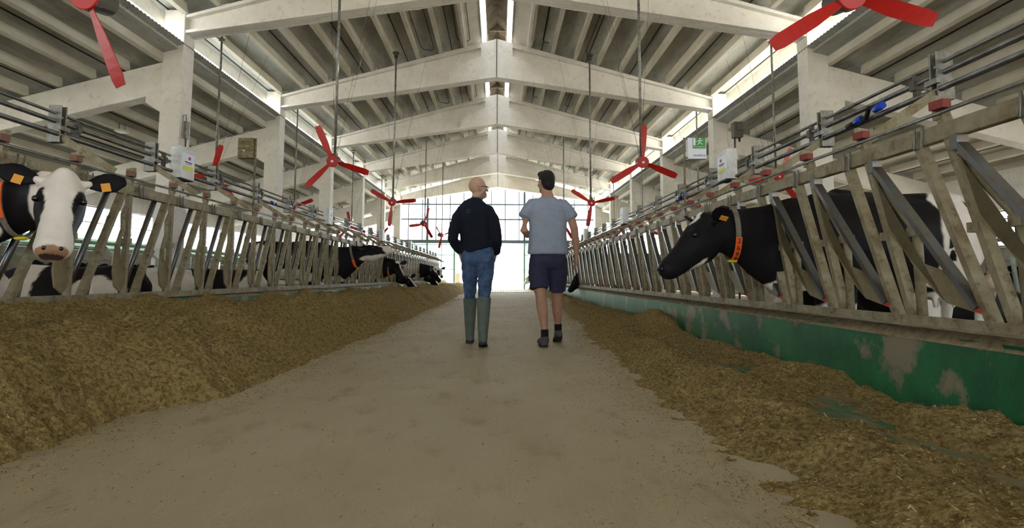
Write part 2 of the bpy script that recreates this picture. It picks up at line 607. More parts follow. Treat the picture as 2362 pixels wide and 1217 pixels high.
struct('trim_door_frame', mb, mat('green steel', srgb(130, 172, 146), .5))
for n, (x0, x1) in enumerate(((OXL, CXL - .4), (CXR + .4, OXR))):
    xm, wd = (x0 + x1) / 2, abs(x1 - x0)
    struct('wall_end_side_%d' % n, MB().box((xm, YW, 1.1), (wd, .15, 2.2)), M['block_wall'])
    mb = MB()
    for k in range(8):
        mb.box((x0 + wd * k / 7, YW, 3.3), (.05, .05, 2.2))
    for z in (2.25, 3.2):
        mb.box((xm, YW, z), (wd, .05, .05))
    w = struct('window_%d' % (4 + n), mb, M['frame_steel'])
    MB().box((xm, YW, 3.3), (wd, .006, 2.2)).build('pane', M['glass'], w)
# unseen wall added behind the camera to dim the near floor, wide door opening
mb = MB()
for sx in (-1, 1):
    mb.prism([(sx * 2.3 + CX, 0), (CX + sx * HALF, 0), (CX + sx * HALF, bt(HALF) - .1), (CX + sx * 2.3, bt(2.3) - .1)], 'xz', YB - .2, YB)
mb.box((CX, YB - .1, 5.2), (4.6, .2, 2.6))
struct('wall_back_light_block', mb, M['block_wall'])
# building across the yard
t = thing('farm_building', (-9, 62, 0), 'pale farm building across the yard, seen past the far door', 'building')
MB().box((0, 0, 2.2), (16, 6, 4.9)).build('wall', mat('pale render', srgb(206, 216, 206), .8), t)
MB().prism([(-8.4, 4.6), (8.4, 4.6), (8.4, 4.8), (-8.4, 4.8)], 'xz', -3.4, 3.4).build('roof', M['sheet'], t)
MB().box((1.6, -3.02, 3.1), (.9, .08, 1.2)).build('window', M['ink'], t)

# wet drain grating across the alley
t = thing('drain_grating', (-.1, 29.6, .004), 'shiny metal drain grating set across the alley floor near the door', 'grating')
mb = MB()
for k in range(40):
    mb.box((-2.6 + k * .13, 0, .008), (.08, 1.3, .016))
mb.build('bars', M['bright_pipe'], t)
MB().box((0, -.68, .008), (5.2, .04, .018)).box((0, .68, .008), (5.2, .04, .018)).build('frame', M['galv'], t)

t = thing('feed_gate', (-3.02, 40.6, 0), 'low brown panel gate at the end of the left feed bank by the door', 'gate')
MB().box((0, 0, .62), (.6, .05, .75)).build('panel', mat('brown board', srgb(128, 108, 84), .8), t, .004)
MB().box((-.31, 0, .55), (.05, .08, 1.1)).build('post', M['rail'], t)
MB().box((.31, 0, .55), (.05, .08, 1.1)).build('post', M['rail'], t)

# ------------------------------------------------------------------ kerbs and feed
XL, XR = -3.27, 2.36


def kerb(name, xf, sx, h, label):
    a, b = xf, xf + sx * .24
    n = 60
    mb = MB()
    vs = []
    for i in range(n + 1):
        y = YB + (YE - .7 - YB) * i / n
        vs += [(a, y, -.02), (a, y, h - .03), (a + sx * .03, y, h), (b, y, h), (b, y, -.02)]
    mb.add(vs, [(i * 5 + j, i * 5 + (j + 1), i * 5 + 5 + j + 1, i * 5 + 5 + j) for i in range(n) for j in range(4)] +
           [(0, 1, 2, 3, 4), tuple(n * 5 + j for j in (4, 3, 2, 1, 0))])
    o = mb.build(name, M['green_wall'])
    tag(o, label, 'kerb')
    g = MB()                                             # dried feed and dirt lying on top
    vs = []
    nn = 500
    for i in range(nn + 1):
        y = YB + (YE - .8 - YB) * i / nn
        for j in range(5):
            u = j / 4
            hh = .012 + .035 * (noise.noise(V((u * 2, y * 5, 3 * sx))) + .5) * math.sin(math.pi * u) ** .5
            dx = .02 * noise.noise(V((y * 4, 7, sx))) if j == 0 else 0
            vs.append((a + sx * (-.006 + .25 * u + dx * .5), y, h - (.03 if j in (0,) else 0) + (hh if j not in (0, 4) else .0)))
    g.add(vs, [(i * 5 + j, i * 5 + j + 1, i * 5 + 6 + j, i * 5 + 5 + j) for i in range(nn) for j in range(4)], True)
    g.build('dirt_crust', mat('dirt crust ' + name, srgb(148, 134, 104), .95, var=srgb(110, 94, 66), scale=14, bump=.5), o)
    return o


kerb('feed_kerb', -3.2, -1, .5, 'green painted kerb under the left feed fence, mostly buried in feed')
kerb('feed_kerb', 2.32, 1, .42, 'green painted kerb wall with scraped patches under the right feed fence')

# painted green trough strip beside the right kerb
mb = MB().box((1.72, (YB + 7.5) / 2, .003), (1.2, 7.5 - YB, .006)).box((2.15, (7.5 + YE - 1) / 2, .003), (.34, YE - 8.5, .006))
struct('floor_painted_strip', mb, mat('worn green floor paint', srgb(50, 104, 66), .55, var=srgb(130, 116, 84), scale=3, stretch=(1.5, .5, 1), lo=.42, hi=.58))


def fbm(x, y, z, o=4):
    return noise.fractal(V((x, y, z)), .9, 2.1, o)


def edge_left(y):
    edge = -1.56 + .14 * noise.noise(V((y * .45, 3.3, 0))) + .06 * noise.noise(V((y * 2.1, 1.3, 0))) - .3 * min(1, max(0, (3.5 - y) / .4))
    if y < 2.2:
        edge -= 1.1 * (2.2 - y)
    return edge + .05 * noise.noise(V((y * 6, 2, 7))) + .03 * noise.noise(V((y * 17, 5, 1)))


def feed_left(x, y):
    edge = edge_left(y) + .04 * noise.noise(V((x * 12, y * 12, 3)))
    if edge < -3.0:
        return -.05
    w = edge + 3.22
    u = (edge - x) / max(w, .1)                         # 0 at the open edge, 1 at the kerb
    if u < 0:
        return -.05
    crest = .45 + .07 * noise.noise(V((y * .8, 9, 0))) + .05 * noise.noise(V((y * 2.3, 5, 0)))
    if y > 9:
        crest -= .02 * min(4, y - 9)
    back = .53 + .03 * noise.noise(V((y * 1.2, 2, 4))) if y < 6.5 else .46 + .07 * noise.noise(V((y * 1.2, 2, 4)))
    if u < .5:
        s = u / .5
        h = crest * (1.35 * s - .35 * s * s) * (1 if s > .12 else s / .12 * .6 + .4)
        h = crest * math.sin(min(1, s) * math.pi / 2) ** 1.05
    else:
        s = (u - .5) / .5
        dip = -.08 * math.sin(s * math.pi)
        h = crest + (back - crest) * s + dip
    n = .085 * fbm(x * 2.0, y * 1.7, 0, 3) + .03 * fbm(x * 9, y * 8, 2, 3) + .012 * noise.noise(V((x * 34, y * 30, 0)))
    return h + n * min(1, u * 5) - .006


def edge_right(y):
    edge = .93 + .12 * noise.noise(V((y * .5, 8, 0))) + .07 * noise.noise(V((y * 2, 4, 0)))
    edge += max(0, y - 4) * .055
    return min(edge, 1.75) + .06 * noise.noise(V((y * 6, 2, 9))) + .035 * noise.noise(V((y * 17, 5, 4)))


def feed_right(x, y):
    edge = edge_right(y) + .05 * noise.noise(V((x * 12, y * 12, 5)))
    u = (x - edge) / (2.32 - edge)
    if u < 0:
        return -.05
    a = .10 + .05 * noise.noise(V((y * .7, 1, 0)))
    m1 = math.exp(-((u - .33) / .22) ** 2) * (a + .03)
    m2 = math.exp(-((u - .92) / .2) ** 2) * (.09 + .07 * noise.noise(V((y * 1.3, 6, 0))))
    mound = .22 * math.exp(-((y - 8.3) / .7) ** 2 - ((x - 2.15) / .3) ** 2) + .12 * math.exp(-((y - 10.8) / 1.2) ** 2 - ((x - 2.0) / .3) ** 2)
    if y > 12:
        m1 += .12 * min(1, (y - 12) / 6) * math.sin(math.pi * min(1, u))
    n = .06 * fbm(x * 3, y * 2.4, 5, 3) + .028 * fbm(x * 10, y * 8, 1, 3) + .01 * noise.noise(V((x * 36, y * 32, 0)))
    return (m1 + m2 + mound) + n * min(1, u * 4 + .2) - .02


def feed(name, fn, x0, x1, label):
    ys = [.4]
    while ys[-1] < YE - 1.2:
        ys.append(ys[-1] + max(.02, min(.16, ys[-1] * .0065)))
    pre = [YB + .5 + i * .3 for i in range(int((.4 - YB - .5) / .3))]
    ys = pre + ys
    nx = 84
    vs, ok = [], []
    for y in ys:
        for j in range(nx):
            x = x0 + (x1 - x0) * j / (nx - 1)
            z = fn(x, y)
            vs.append((x, y, max(z, -.03)))
            ok.append(z > -.02)
    fs = []
    for i in range(len(ys) - 1):
        for j in range(nx - 1):
            q = (i * nx + j, i * nx + j + 1, (i + 1) * nx + j + 1, (i + 1) * nx + j)
            if any(ok[k] for k in q):
                fs.append(q)
    mb = MB()
    mb.add(vs, fs, True)
    me = bpy.data.meshes.new(name)
    me.from_pydata(mb.v, [], mb.f)
    me.polygons.foreach_set('use_smooth', mb.sm)
    me.materials.append(M['feed'])
    bm = bmesh.new()
    bm.from_mesh(me)
    bmesh.ops.delete(bm, geom=[v for v in bm.verts if not v.link_faces], context='VERTS')
    bm.to_mesh(me)
    bm.free()
    o = bpy.data.objects.new(name, me)
    COL.objects.link(o)
    return tag(o, label, 'feed', kind='stuff')


feed('silage_feed', feed_left, -3.21, -1.1, 'tall brown bank of chopped silage along the left feed fence')
feed('silage_feed', feed_right, .7, 2.33, 'thin scattered layer of chopped silage beside the right green kerb')


def scatter(name, n, pos, label):
    rnd = random.Random(11)
    mb = MB()
    for _ in range(n):
        p, s = pos(rnd)
        a = rnd.uniform(0, math.pi)
        L = s * rnd.uniform(.6, 2.6)
        w = s * rnd.uniform(.25, .6)
        m = Euler((rnd.uniform(-.5, .5), rnd.uniform(-.5, .5), a)).to_matrix()
        d, e, u = m @ V((L, 0, 0)), m @ V((0, w, 0)), m @ V((0, 0, w * .5))
        p = V(p)
        mb.add([p - d - e, p + d - e, p + d + e, p - d + e, p + u], [(0, 1, 4), (1, 2, 4), (2, 3, 4), (3, 0, 4), (3, 2, 1, 0)])
    me = bpy.data.meshes.new(name)
    me.from_pydata(mb.v, [], mb.f)
    me.materials.append(M['straw'])
    o = bpy.data.objects.new(name, me)
    COL.objects.link(o)
    return tag(o, label, 'straw', kind='stuff')


def pos_feed(rnd):
    while True:
        y = .8 + 13 * rnd.random() ** 1.7
        if rnd.random() < .5:
            x = rnd.uniform(-3.1, -1.4)
            z = feed_left(x, y)
        else:
            x = rnd.uniform(.85, 2.25)
            z = feed_right(x, y)
        if z > .0:
            return (x, y, z + .003), .0042 + .0011 * y * .35


def pos_floor(rnd):
    y = .9 + 19 * rnd.random() ** 1.9
    r = rnd.random()
    if r < .42:
        x = edge_left(y) - .02 + abs(rnd.gauss(0, .16 if rnd.random() < .7 else .4))
    elif r < .84:
        x = edge_right(y) + .02 - abs(rnd.gauss(0, .13 if rnd.random() < .7 else .35))
    else:
        x = rnd.uniform(-1.6, 1.1)
    return (x, y, .002), .0034 + .00022 * y


scatter('silage_chips', 26000, pos_feed, 'loose straw and chips lying on the feed banks')
scatter('silage_crumbs', 22000, pos_floor, 'loose crumbs of silage scattered over the alley floor')

# ------------------------------------------------------------------ feed fences
PITCH = .67
NU = 8


def fence_parts(t, side):
    """one panel of eight headlock places; local s along +Y from 0, fence plane x = 0"""
    L = NU * PITCH
    zt, zb = (1.47, .54) if side == 'left' else (1.50, .49)
    sx = -1 if side == 'left' else 1
    MB().box((0, L / 2, zt), (.05, L, .09)).build('top_rail', M['rail'], t, .006)
    MB().box((0, L / 2, zb), (.05, L - .01, .06)).box((-sx * .03, L / 2, zb - .025), (.05, L - .01, .01)).build('bottom_rail', M['rail'], t, .004)
    MB().poly([(-sx * .03, 0, zt + .1), (-sx * .03, L, zt + .1)], .011, 6).build('release_rod', M['galv'], t)
    meshes = {}
    # shared meshes, modelled at s = 0
    if side == 'left':
        bars = [((0, .38, zt - .03), (0, -.04, zb + .02), 'locking_bar', M['rubbed'], .024),
                ]
        meshes['locking_bar'] = (MB().poly([(sx * .02, .38, zt - .03), (sx * .02, -.04, zb + .03)], .024, 8), M['rubbed'])
        meshes['neck_bar'] = (MB().bar((0, .55, zt), (0, .10, zb + .01), .035, .06, (1, 0, 0)), M['rail'])
        meshes['post'] = (MB().bar((0, -.04, zt + .1), (0, -.04, zb), .04, .04).box((0, -.04, 1.02), (.06, .07, .05)), M['rail'])
        meshes['swing_bar'] = (MB().poly([(0, -.02, zt - .02), (0, -.03, 1.38), (0, -.11, 1.25), (0, -.1, 1.12), (0, -.15, 1.0), (0, -.16, .86)], .02, 7), M['rail'])
        meshes['paddle'] = (MB().prism([(-.18, .98), (-.13, 1.0), (-.12, .88), (-.05, .78), (-.06, .62), (-.1, .585), (-.17, .63), (-.2, .75)], 'yz', -.008, .008), M['plate'])
        meshes['strut'] = (MB().poly([(0, .36, .95), (0, .30, .88), (0, .2, .76), (0, .16, zb)], .022, 7), M['rail'])
    else:
        meshes['locking_bar'] = (MB().bar((-.02, -.31, 1.42), (-.02, -1.04, .58), .03, .055, (1, 0, 0)).box((-.02, -.31, 1.42), (.06, .05, .08)), M['rubbed'])
        meshes['neck_bar'] = (MB().bar((0, 0, zt), (0, -.44, zb), .035, .062, (1, 0, 0)), M['rail'])
        meshes['brace_bar'] = (MB().bar((0.01, -.17, zt + .12), (0.01, -.55, zb), .04, .055, (1, 0, 0)).box((.01, -.36, .98), (.065, .07, .05)), M['rail'])
        meshes['post'] = (MB().poly([(.01, -.33, 1.32), (.01, -.4, 1.22), (.01, -.56, 1.04), (.01, -.6, .98), (.01, -.61, zb)], .027, 8).box((.01, -.6, .99), (.07, .07, .05)), M['rail'])
        meshes['paddle'] = (MB().prism([(-.30, 1.36), (-.33, 1.33), (-.42, 1.04), (-.66, .74), (-.84, .6), (-1.06, .555), (-1.05, .59), (-.82, .77), (-.6, .83), (-.38, 1.04)], 'yz', -.03, -.018), M['plate'])
        meshes['stop'] = (MB().box((-.02, -1.05, .572), (.045, .028, .016)), M['red'])
    la = -.04 if side == 'left' else -.17
    meshes['latch'] = (MB().box((-sx * .0, la, zt + .13), (.05, .045, .12)).bar((0, la, zt + .18), (-sx * .05, la - .02, zt + .18), .03, .03), M['rail'])
    hk = MB()
    hk.poly([(-sx * .032, la + .09, zt + .06), (-sx * .045, la + .09, zt - .06), (-sx * .045, la + .15, zt - .06), (-sx * .032, la + .15, zt + .06)], .007, 5)
    meshes['latch_loop'] = (hk, M['galv'])
    meshes['lock_block'] = (MB().box((-sx * .045, la - .06, zt + .135), (.05, .085, .045), (0, 0, .15)), M['worn_red'] if side == 'left' else M['dark_red'])
    ms = {k: v[0].mesh(k, v[1]) for k, v in meshes.items()}
    off = .30 if side == 'left' else .55
    for i in range(NU):
        for k, me in ms.items():
            o = bpy.data.objects.new(k, me)
            COL.objects.link(o)
            o.parent = t
            o.location = (0, off + i * PITCH, 0)


for side, X, ystart in (('left', XL, None), ('right', XR, None)):
    L = NU * PITCH
    # phase: latch positions measured at y = 5.13 (left) and 3.74 (right)
    la = .30 - .04 if side == 'left' else .55 - .17
    ref = 5.13 if side == 'left' else 3.74
    y0 = ref - la
    y0 -= PITCH * math.ceil((y0 - .2) / PITCH)
    y0 -= PITCH
    where = ['beside the camera', 'second from the camera', 'third from the camera', 'fourth from the camera', 'fifth from the camera', 'sixth from the camera',
             'seventh from the camera', 'at the far end by the door']
    first = None
    k = 0
    while y0 + L < YE and k < 8:
        lab = 'grimy steel headlock feed fence panel on the %s, %s' % (side, where[k])
        if first is None:
            first = thing('headlock_fence', (X, y0, 0), lab, 'fence', 'headlock fence panels along the alley')
            fence_parts(first, side)
            proto = first
        else:
            copy_tree(proto, (X, y0, 0), lab)
        y0 += L
        k += 1

# pipes above the fences, their clamps with struts
for side, X, sx in (('left', -3.77, -1), ('right', 2.88, 1)):
    for z, nm, r in ((2.13, 'topmost', .013), (2.06, 'middle', .019), (1.95, 'lowest', .02)):
        dz = -.04 if side == 'left' else 0
        xo = X - sx * (.03 if z == 1.95 else 0)
        tag(MB().poly([(xo, YB, z + dz), (xo, YE - 1, z + dz)], r, 10).build('steel_pipe', M['bright_pipe']),
            'long galvanised pipe above the %s feed fence, %s of the three' % (side, nm), 'pipe', 'pipes above the feed fences')
    fx = XL if sx < 0 else XR
    dz = -.04 if side == 'left' else 0
    y = (4.9 if side == 'left' else 3.72) - 1.36 * 2
    k = 0
    proto = None
    while y < YE - 1.5:
        if y > 2.2:
            lab = 'galvanised pipe clamp with slanting strut above the %s fence, %s from the camera' % (side, ORD[k])
            k += 1
        else:
            lab = 'galvanised pipe clamp above the %s fence, outside the picture %s' % (side, 'beside the camera' if y > 1.2 else 'behind the camera')
        if proto is None:
            proto = thing('pipe_clamp', (0, y, 0), lab, 'clamp', 'pipe clamps above the feed fences')
            MB().box((X + sx * .0, -.03, 2.04 + dz), (.1, .012, .32)).box((X, .03, 2.04 + dz), (.1, .012, .32)).box((X + sx * .055, 0, 2.04 + dz), (.012, .07, .32)).build('clamp_plate', M['galv'], proto, .003)
            MB().box((X - sx * .055, 0, 2.0 + dz), (.03, .11, .035)).poly([(X - sx * .06, -.03, 2.09 + dz), (X + sx * .07, -.03, 2.09 + dz)], .01, 6).build('bolt', M['galv'], proto)
            MB().bar((X - sx * .02, 0, 1.94 + dz), (fx, .02, 1.6), .06, .012, (0, 1, 0)).build('strut', M['rail'], proto, .002)
            MB().bar((X, .22, 2.13 + dz), (X, .22, 1.93 + dz), .035, .035).box((X, .22, 2.05 + dz), (.07, .05, .07)).build('coupling', M['grey_dark'], proto)
        else:
            copy_tree(proto, (0, y, 0), lab)
        y += 1.36

# blue linkage on the right pipes
for y, lab in ((4.35, 'blue plastic coupling with black hose on the right pipes, nearest the camera'), (8.9, 'blue plastic coupling on the right pipes, farther along')):
    t = thing('hose_coupling', (2.80, y, 1.97), lab, 'coupling', 'blue couplings')
    MB().poly([(0, -.17, .02), (0, -.08, .01)], .028, 10).poly([(0, .08, -.01), (0, .16, -.02)], .026, 10).build('sleeve', M['blue'], t)
    MB().poly([(0, -.09, .01), (-.01, -.03, .04), (0, .03, -.03), (0, .09, -.01)], .018, 8).poly([(0, .16, -.02), (0, .27, -.03)], .02, 8).build('hose', M['ink'], t)
t = thing('hose_coupling', (-3.72, 9.6, 1.9), 'blue plastic coupling on the left pipes', 'coupling', 'blue couplings')
MB().poly([(0, -.12, .02), (0, -.02, .01)], .028, 10).build('sleeve', M['blue'], t)
MB().poly([(0, -.02, .01), (0, .1, .02)], .018, 8).build('hose', M['ink'], t)


def text(body, size, parent, loc, rot, m, name='lettering', extrude=.001, align='CENTER', space=1):
    c = bpy.data.curves.new(name, 'FONT')
    c.body = body
    c.size = size
    c.extrude = extrude
    c.align_x = align
    c.align_y = 'CENTER'
    c.space_line = space
    tmp = bpy.data.objects.new(name, c)
    COL.objects.link(tmp)
    me = bpy.data.meshes.new_from_object(tmp.evaluated_get(bpy.context.evaluated_depsgraph_get()))
    bpy.data.objects.remove(tmp)
    me.materials.clear()
    me.materials.append(m)
    o = bpy.data.objects.new(name, me)
    COL.objects.link(o)
    o.parent = parent
    o.location = loc
    o.rotation_euler = rot
    return o


# white drive boxes hanging on the pipes
for side, sx, X, ys in (('left', -1, -3.70, (6.75, 12.6, 18.4, 24.3)), ('right', 1, 2.80, (7.1, 13.0, 18.8, 24.7))):
    for k, y in enumerate(ys):
        dz = 2.02 if side == 'left' else 2.1
        t = thing('drive_box', (X, y, dz), 'white sheet metal drive box on the %s pipes, %s from the camera' % (side, ORD[k]), 'box', 'white drive boxes')
        MB().box((0, 0, 0), (.13, .3, .36)).box((0, 0, .185), (.13, .31, .012)).build('housing', M['white_box'], t, .006)
        MB().box((0, 0, -.187), (.12, .29, .012)).build('underside', M['ink'], t)
        fxx = -sx * .0665
        lb = MB().box((fxx, -.005, .03), (.003, .27, .17)).build('label', M['label_white'], t)
        ry = (R(90), 0, R(90)) if sx < 0 else (R(90), 0, R(-90))
        MB().box((fxx * 1.03, 0, -.055), (.003, .2, .05)).build('stripe', M['label_yellow'], lb)
        MB().box((fxx * 1.03, .02, .065), (.003, .045, .035)).build('logo', M['red_ink'], lb)
        MB().box((fxx * 1.03, .0, .015), (.003, .16, .014)).box((fxx * 1.03, .0, -.006), (.003, .12, .006)).build('line_of_print', M['blue_ink'], lb)

# exit sign on its pole (right), mossy back of a sign (left)
t = thing('exit_sign', (2.5, 7.8, 1.5), 'green and white emergency exit sign box on a rusty pole by the right fence', 'sign')
MB().poly([(0, 0, 0), (0, 0, 1.12)], .014, 8).build('pole', M['rail'], t)
MB().box((0.17, .02, .97), (.25, .09, .29)).build('box', M['label_white'], t, .006)
MB().box((.04, -.0, 1.105), (.1, .02, .02)).box((.04, 0, .845), (.1, .02, .02)).build('bracket', M['rail'], t)
MB().box((.195, -.03, 1.04), (.17, .012, .145)).build('green_panel', M['green_sign'], t)
g = MB()
Yq = -.039
g.box((.128, Yq, 1.057), (.03, .004, .1))                                # doorway
g.ball((.207, Yq, 1.098), (.011, .003, .011))
for a, b, w in (((.207, 1.083), (.196, 1.052), .017), ((.203, 1.078), (.18, 1.07), .008), ((.18, 1.07), (.168, 1.058), .008), ((.207, 1.08), (.228, 1.068), .008),
                ((.228, 1.068), (.24, 1.08), .008), ((.197, 1.053), (.215, 1.035), .01), ((.215, 1.035), (.238, 1.02), .009), ((.195, 1.053), (.187, 1.03), .01),
                ((.187, 1.03), (.165, 1.018), .009), ((.145, 1.062), (.165, 1.062), .008)):
    g.bar((a[0], Yq, a[1]), (b[0], Yq, b[1]), w, .004, (0, 1, 0))
g.build('running_figure', M['label_white'], t)
text('USCITA EMERGENZA', .0175, t, (.195, -.0375, .986), (R(90), 0, 0), M['label_white'])
text('GRUPPO D', .034, t, (.195, -.03, .868), (R(90), 0, 0), M['blue_ink'])
t = thing('sign_back', (-3.32, 7.85, 1.45), 'mossy metal back of a sign box on a rusty pole by the left fence', 'sign')
MB().poly([(0, 0, 0), (0, 0, 1.14)], .014, 8).build('pole', M['rust'], t)
MB().box((-.12, 0, 1.0), (.21, .09, .28)).box((-.12, -.05, 1.0), (.2, .012, .012)).build('box', M['rust'], t, .006)
MB().ball((-.14, -.05, .96), (.012, .008, .012)).build('bolt', M['label_white'], t)

# ------------------------------------------------------------------ fans
def blade_mesh():
    mb = MB()
    vs = []
    for k in range(9):
        r = .1 + .53 * k / 8
        w = (.035 + .022 * min(1, k / 3)) * (1 if k < 8 else .75)
        a = R(38 - 22 * k / 8)
        for u in (-w, w):
            for dy in (-.003, .003):
                vs.append((u * math.cos(a) - dy * math.sin(a), u * math.sin(a) + dy * math.cos(a), r))
    fs = []
    for k in range(8):
        b = k * 4
        for i, j in ((0, 1), (1, 3), (3, 2), (2, 0)):
            fs.append((b + i, b + j, b + 4 + j, b + 4 + i))
    fs += [(0, 2, 3, 1), (32, 33, 35, 34)]
    mb.add(vs, fs)
    return mb.mesh('blade', M['red'])


BL = blade_mesh()


def ring_prism(mb, r, y0, y1, n=24):
    pts = [(r * math.cos(2 * math.pi * i / n), r * math.sin(2 * math.pi * i / n)) for i in range(n)]
    return mb.prism(pts, 'xz', y0, y1)


def fan(x, y, z, angs, ztop, label, tilt=12, yaw=0):
    t = thing('barn_fan', (x, y, z), label, 'fan', 'red barn fans')
    MB().poly([(0, .12, .05), (0, .12, ztop - z)], .024, 8).build('hanging_pole', M['galv'], t)
    MB().box((0, .12, ztop - z - .03), (.16, .12, .05)).box((0, .12, ztop - z - .12), (.09, .08, .08)).build('ceiling_mount', M['grey_dark'], t)
    hm = Matrix.Rotation(R(yaw), 4, 'Z') @ Matrix.Rotation(R(tilt), 4, 'X')
    h = ring_prism(MB(), .1, -.03, .0).build('hub', M['red'], t, .008)
    h.matrix_local = hm
    MB().poly([(0, -.045, 0), (0, -.03, 0)], [.022, .022], 8).build('hub_bolt', M['label_white'], h)
    m = ring_prism(ring_prism(MB(), .085, .01, .22, 16), .1, .0, .05, 16)
    m.box((0, .13, .1), (.07, .14, .06)).build('motor', M['grey_dark'], t).matrix_local = hm
    for a in angs:
        b = bpy.data.objects.new('blade', BL)
        COL.objects.link(b)
        b.parent = t
        b.matrix_local = hm @ Matrix.Rotation(R(90 - a), 4, 'Y')
    sx = 1 if x < 0 else -1
    mb = MB()
    for dx, dy in ((.55 * sx, 1.2), (-.5 * sx, 1.2), (1.0 * sx, -.7)):
        mb.poly([(0, .15, .05), (dx, dy, ztop - z - .1)], .003, 4, False)
    mb.build('guy_wire', M['grey_dark'], t)
    return t


def roof_z(x, rib=True):
    return bt(abs(x - CX)) + .03


where = ['nearest the camera', 'second from the camera', 'third from the camera', 'fourth from the camera', 'fifth from the camera']
angsL = [(288, 48, 168), (112, 223, 342), (150, 5, 262), (190, 80, 308), (20, 265, 140)]
for k, (y, z, a) in enumerate(zip((3.80, 9.7, 15.2, 21.9, 28.6), (2.6, 2.65, 2.66, 2.7, 2.75), angsL)):
    fan(-2.8, y, z, a, roof_z(-2.8), 'red three-blade fan hanging over the left of the alley, ' + where[k], 12, (0, 0, 0, 35, 50)[k])
for k, (y, z, a) in enumerate(zip((3.93, 9.85, 15.4, 21.9), (2.69, 2.69, 2.7, 2.72), ((213, 345, 95), (90, 212, 338), (148, 12, 262), (60, 180, 300)))):
    fan(2.45, y, z, a, roof_z(2.45), 'red three-blade fan hanging over the right of the alley, ' + where[k])
for side, x in (('left', -6.0), ('right', 5.85)):
    for k, y in enumerate((12.1, 16.9, 23.6, 29.5)):
        fan(x, y, 2.72 if k else 2.85, ((70, 190, 310), (20, 140, 260), (100, 220, 340), (50, 170, 290))[k], bt(HALF) + .1,
            'red fan over the cows on the %s between the columns, %s' % (side, where[k]))

# small lamps under the roof
n = 0
for x, y, z, lab in ((-1.9, 12.4, 6.62, 'left of the ridge, first bay'), (1.75, 12.4, 6.62, 'right of the ridge, first bay'), (-1.9, 17.6, 6.62, 'left of the ridge, second bay'),
                     (1.75, 17.6, 6.62, 'right of the ridge, second bay'), (-9, 13.7, 4.12, 'over the left cow aisle, first'), (-9, 18.3, 4.12, 'over the left cow aisle, second'),
                     (9, 13.7, 4.12, 'over the right cow aisle, first'), (9, 18.3, 4.12, 'over the right cow aisle, second'), (-9, 24, 4.12, 'over the left cow aisle, third')):
    t = thing('roof_lamp', (x, y, z), 'small square lamp hanging under the roof ' + lab, 'lamp', 'small roof lamps')
    MB().prism([(-.13, 0), (.13, 0), (.09, .05), (-.09, .05)], 'xz', -.12, .12).build('housing', M['lamp'], t, .004)
    MB().box((0, 0, -.006), (.2, .18, .012)).build('lens', M['label_white'], t)
    MB().box((-.07, 0, .12), (.012, .03, .18)).box((.07, 0, .12), (.012, .03, .18)).build('bracket', M['galv'], t)

# grey switch box on right near the first column pair, conduit box on the left column
t = thing('control_box', (4.55, 11.0, 3.55), 'grey ribbed control box on a thin pole behind the right pipes', 'box')
MB().box((0, 0, 0), (.17, .16, .3)).box((0.02, -.09, .05), (.1, .03, .14)).build('housing', M['grey_dark'], t, .006)
MB().poly([(-.05, 0, -.15), (-.05, 0, -3.55)], .02, 8).build('pole', M['galv'], t)
MB().poly([(.04, 0, -.14), (.04, 0, -.22)], .02, 8).build('cable_gland', M['ink'], t)
t = thing('junction_box', (CXL + .03, Y1 + .2, 3.55), 'small grey junction box and conduit on the first left column', 'box')
MB().box((0, 0, 0), (.06, .12, .34)).build('housing', M['galv'], t, .005)
MB().poly([(0, 0, -.17), (0, 0, -1.2)], .014, 6).poly([(0, 0, .17), (.0, -.04, .3), (-.0, -.14, .26), (0, -.16, -.2)], .008, 6).build('conduit', M['galv'], t)

# cable loops fixed along the ribs
for k, i in enumerate((4, 5)):
    y0 = FY[i]
    for j, x in enumerate((-2.2, -1.2, 1.2, 2.4)):
        zz = bt(abs(x - CX)) + .21
        tag(MB().poly([(x, y0 + .4, zz), (x, y0 + S - .25, zz), (x + .08, y0 + S - .1, zz - .01), (x + .3, y0 + S - .1, zz - .03), (x + .36, y0 + S - .2, zz - .02), (x + .36, y0 + .4, zz - .02)], .009, 5).build('roof_cable', M['seam']),
            'black cable looped along the roof panel, %s bay %s of ridge, %s one' % (ORD[k], 'left' if x < 0 else 'right', 'inner' if j in (1, 2) else 'outer'), 'cable', 'looped roof cables')

# ------------------------------------------------------------------ cubicle dividers behind the fences
M['tube_green'] = mat('grey green tube', srgb(160, 176, 160), .5, .3, var=srgb(130, 132, 112), scale=6)
dm = MB()
dm.poly([(0, 0, 0), (0, 0, 1.15), (-.06, 0, 1.2), (-1.6, 0, 1.12), (-1.75, 0, 1.0), (-1.72, 0, .6), (-1.55, 0, .5), (-.05, 0, .42)], .024, 7)
dmm = dm.mesh('cubicle_divider', M['tube_green'])
for side, sx in (('left', -1), ('right', 1)):
    for k in range(27):
        y = 5.55 + k * 1.12
        for f in FY:
            if abs(y - (f + .2)) < .32:
                y = f + .55
        o = bpy.data.objects.new('cubicle_divider', dmm)
        COL.objects.link(o)
        o.location = (sx * 7.6, y, 0)
        o.rotation_euler = (0, 0, 0 if sx > 0 else math.pi)
        tag(o, 'bent steel tube cubicle divider behind the %s fence, %s from the camera' % (side, ORD[k]), 'divider', 'cubicle dividers')
    for z, x, nm in ((1.26, 6.75, 'upper'), (.75, 7.66, 'lower'), (1.1, 9.6, 'outer')):
        tag(MB().poly([(sx * x, 2.5, z), (sx * x, 36, z)], .027, 8).build('cubicle_rail', M['tube_green']),
            'long horizontal %s rail of the cubicles on the %s side' % (nm, side), 'rail', 'long cubicle rails')


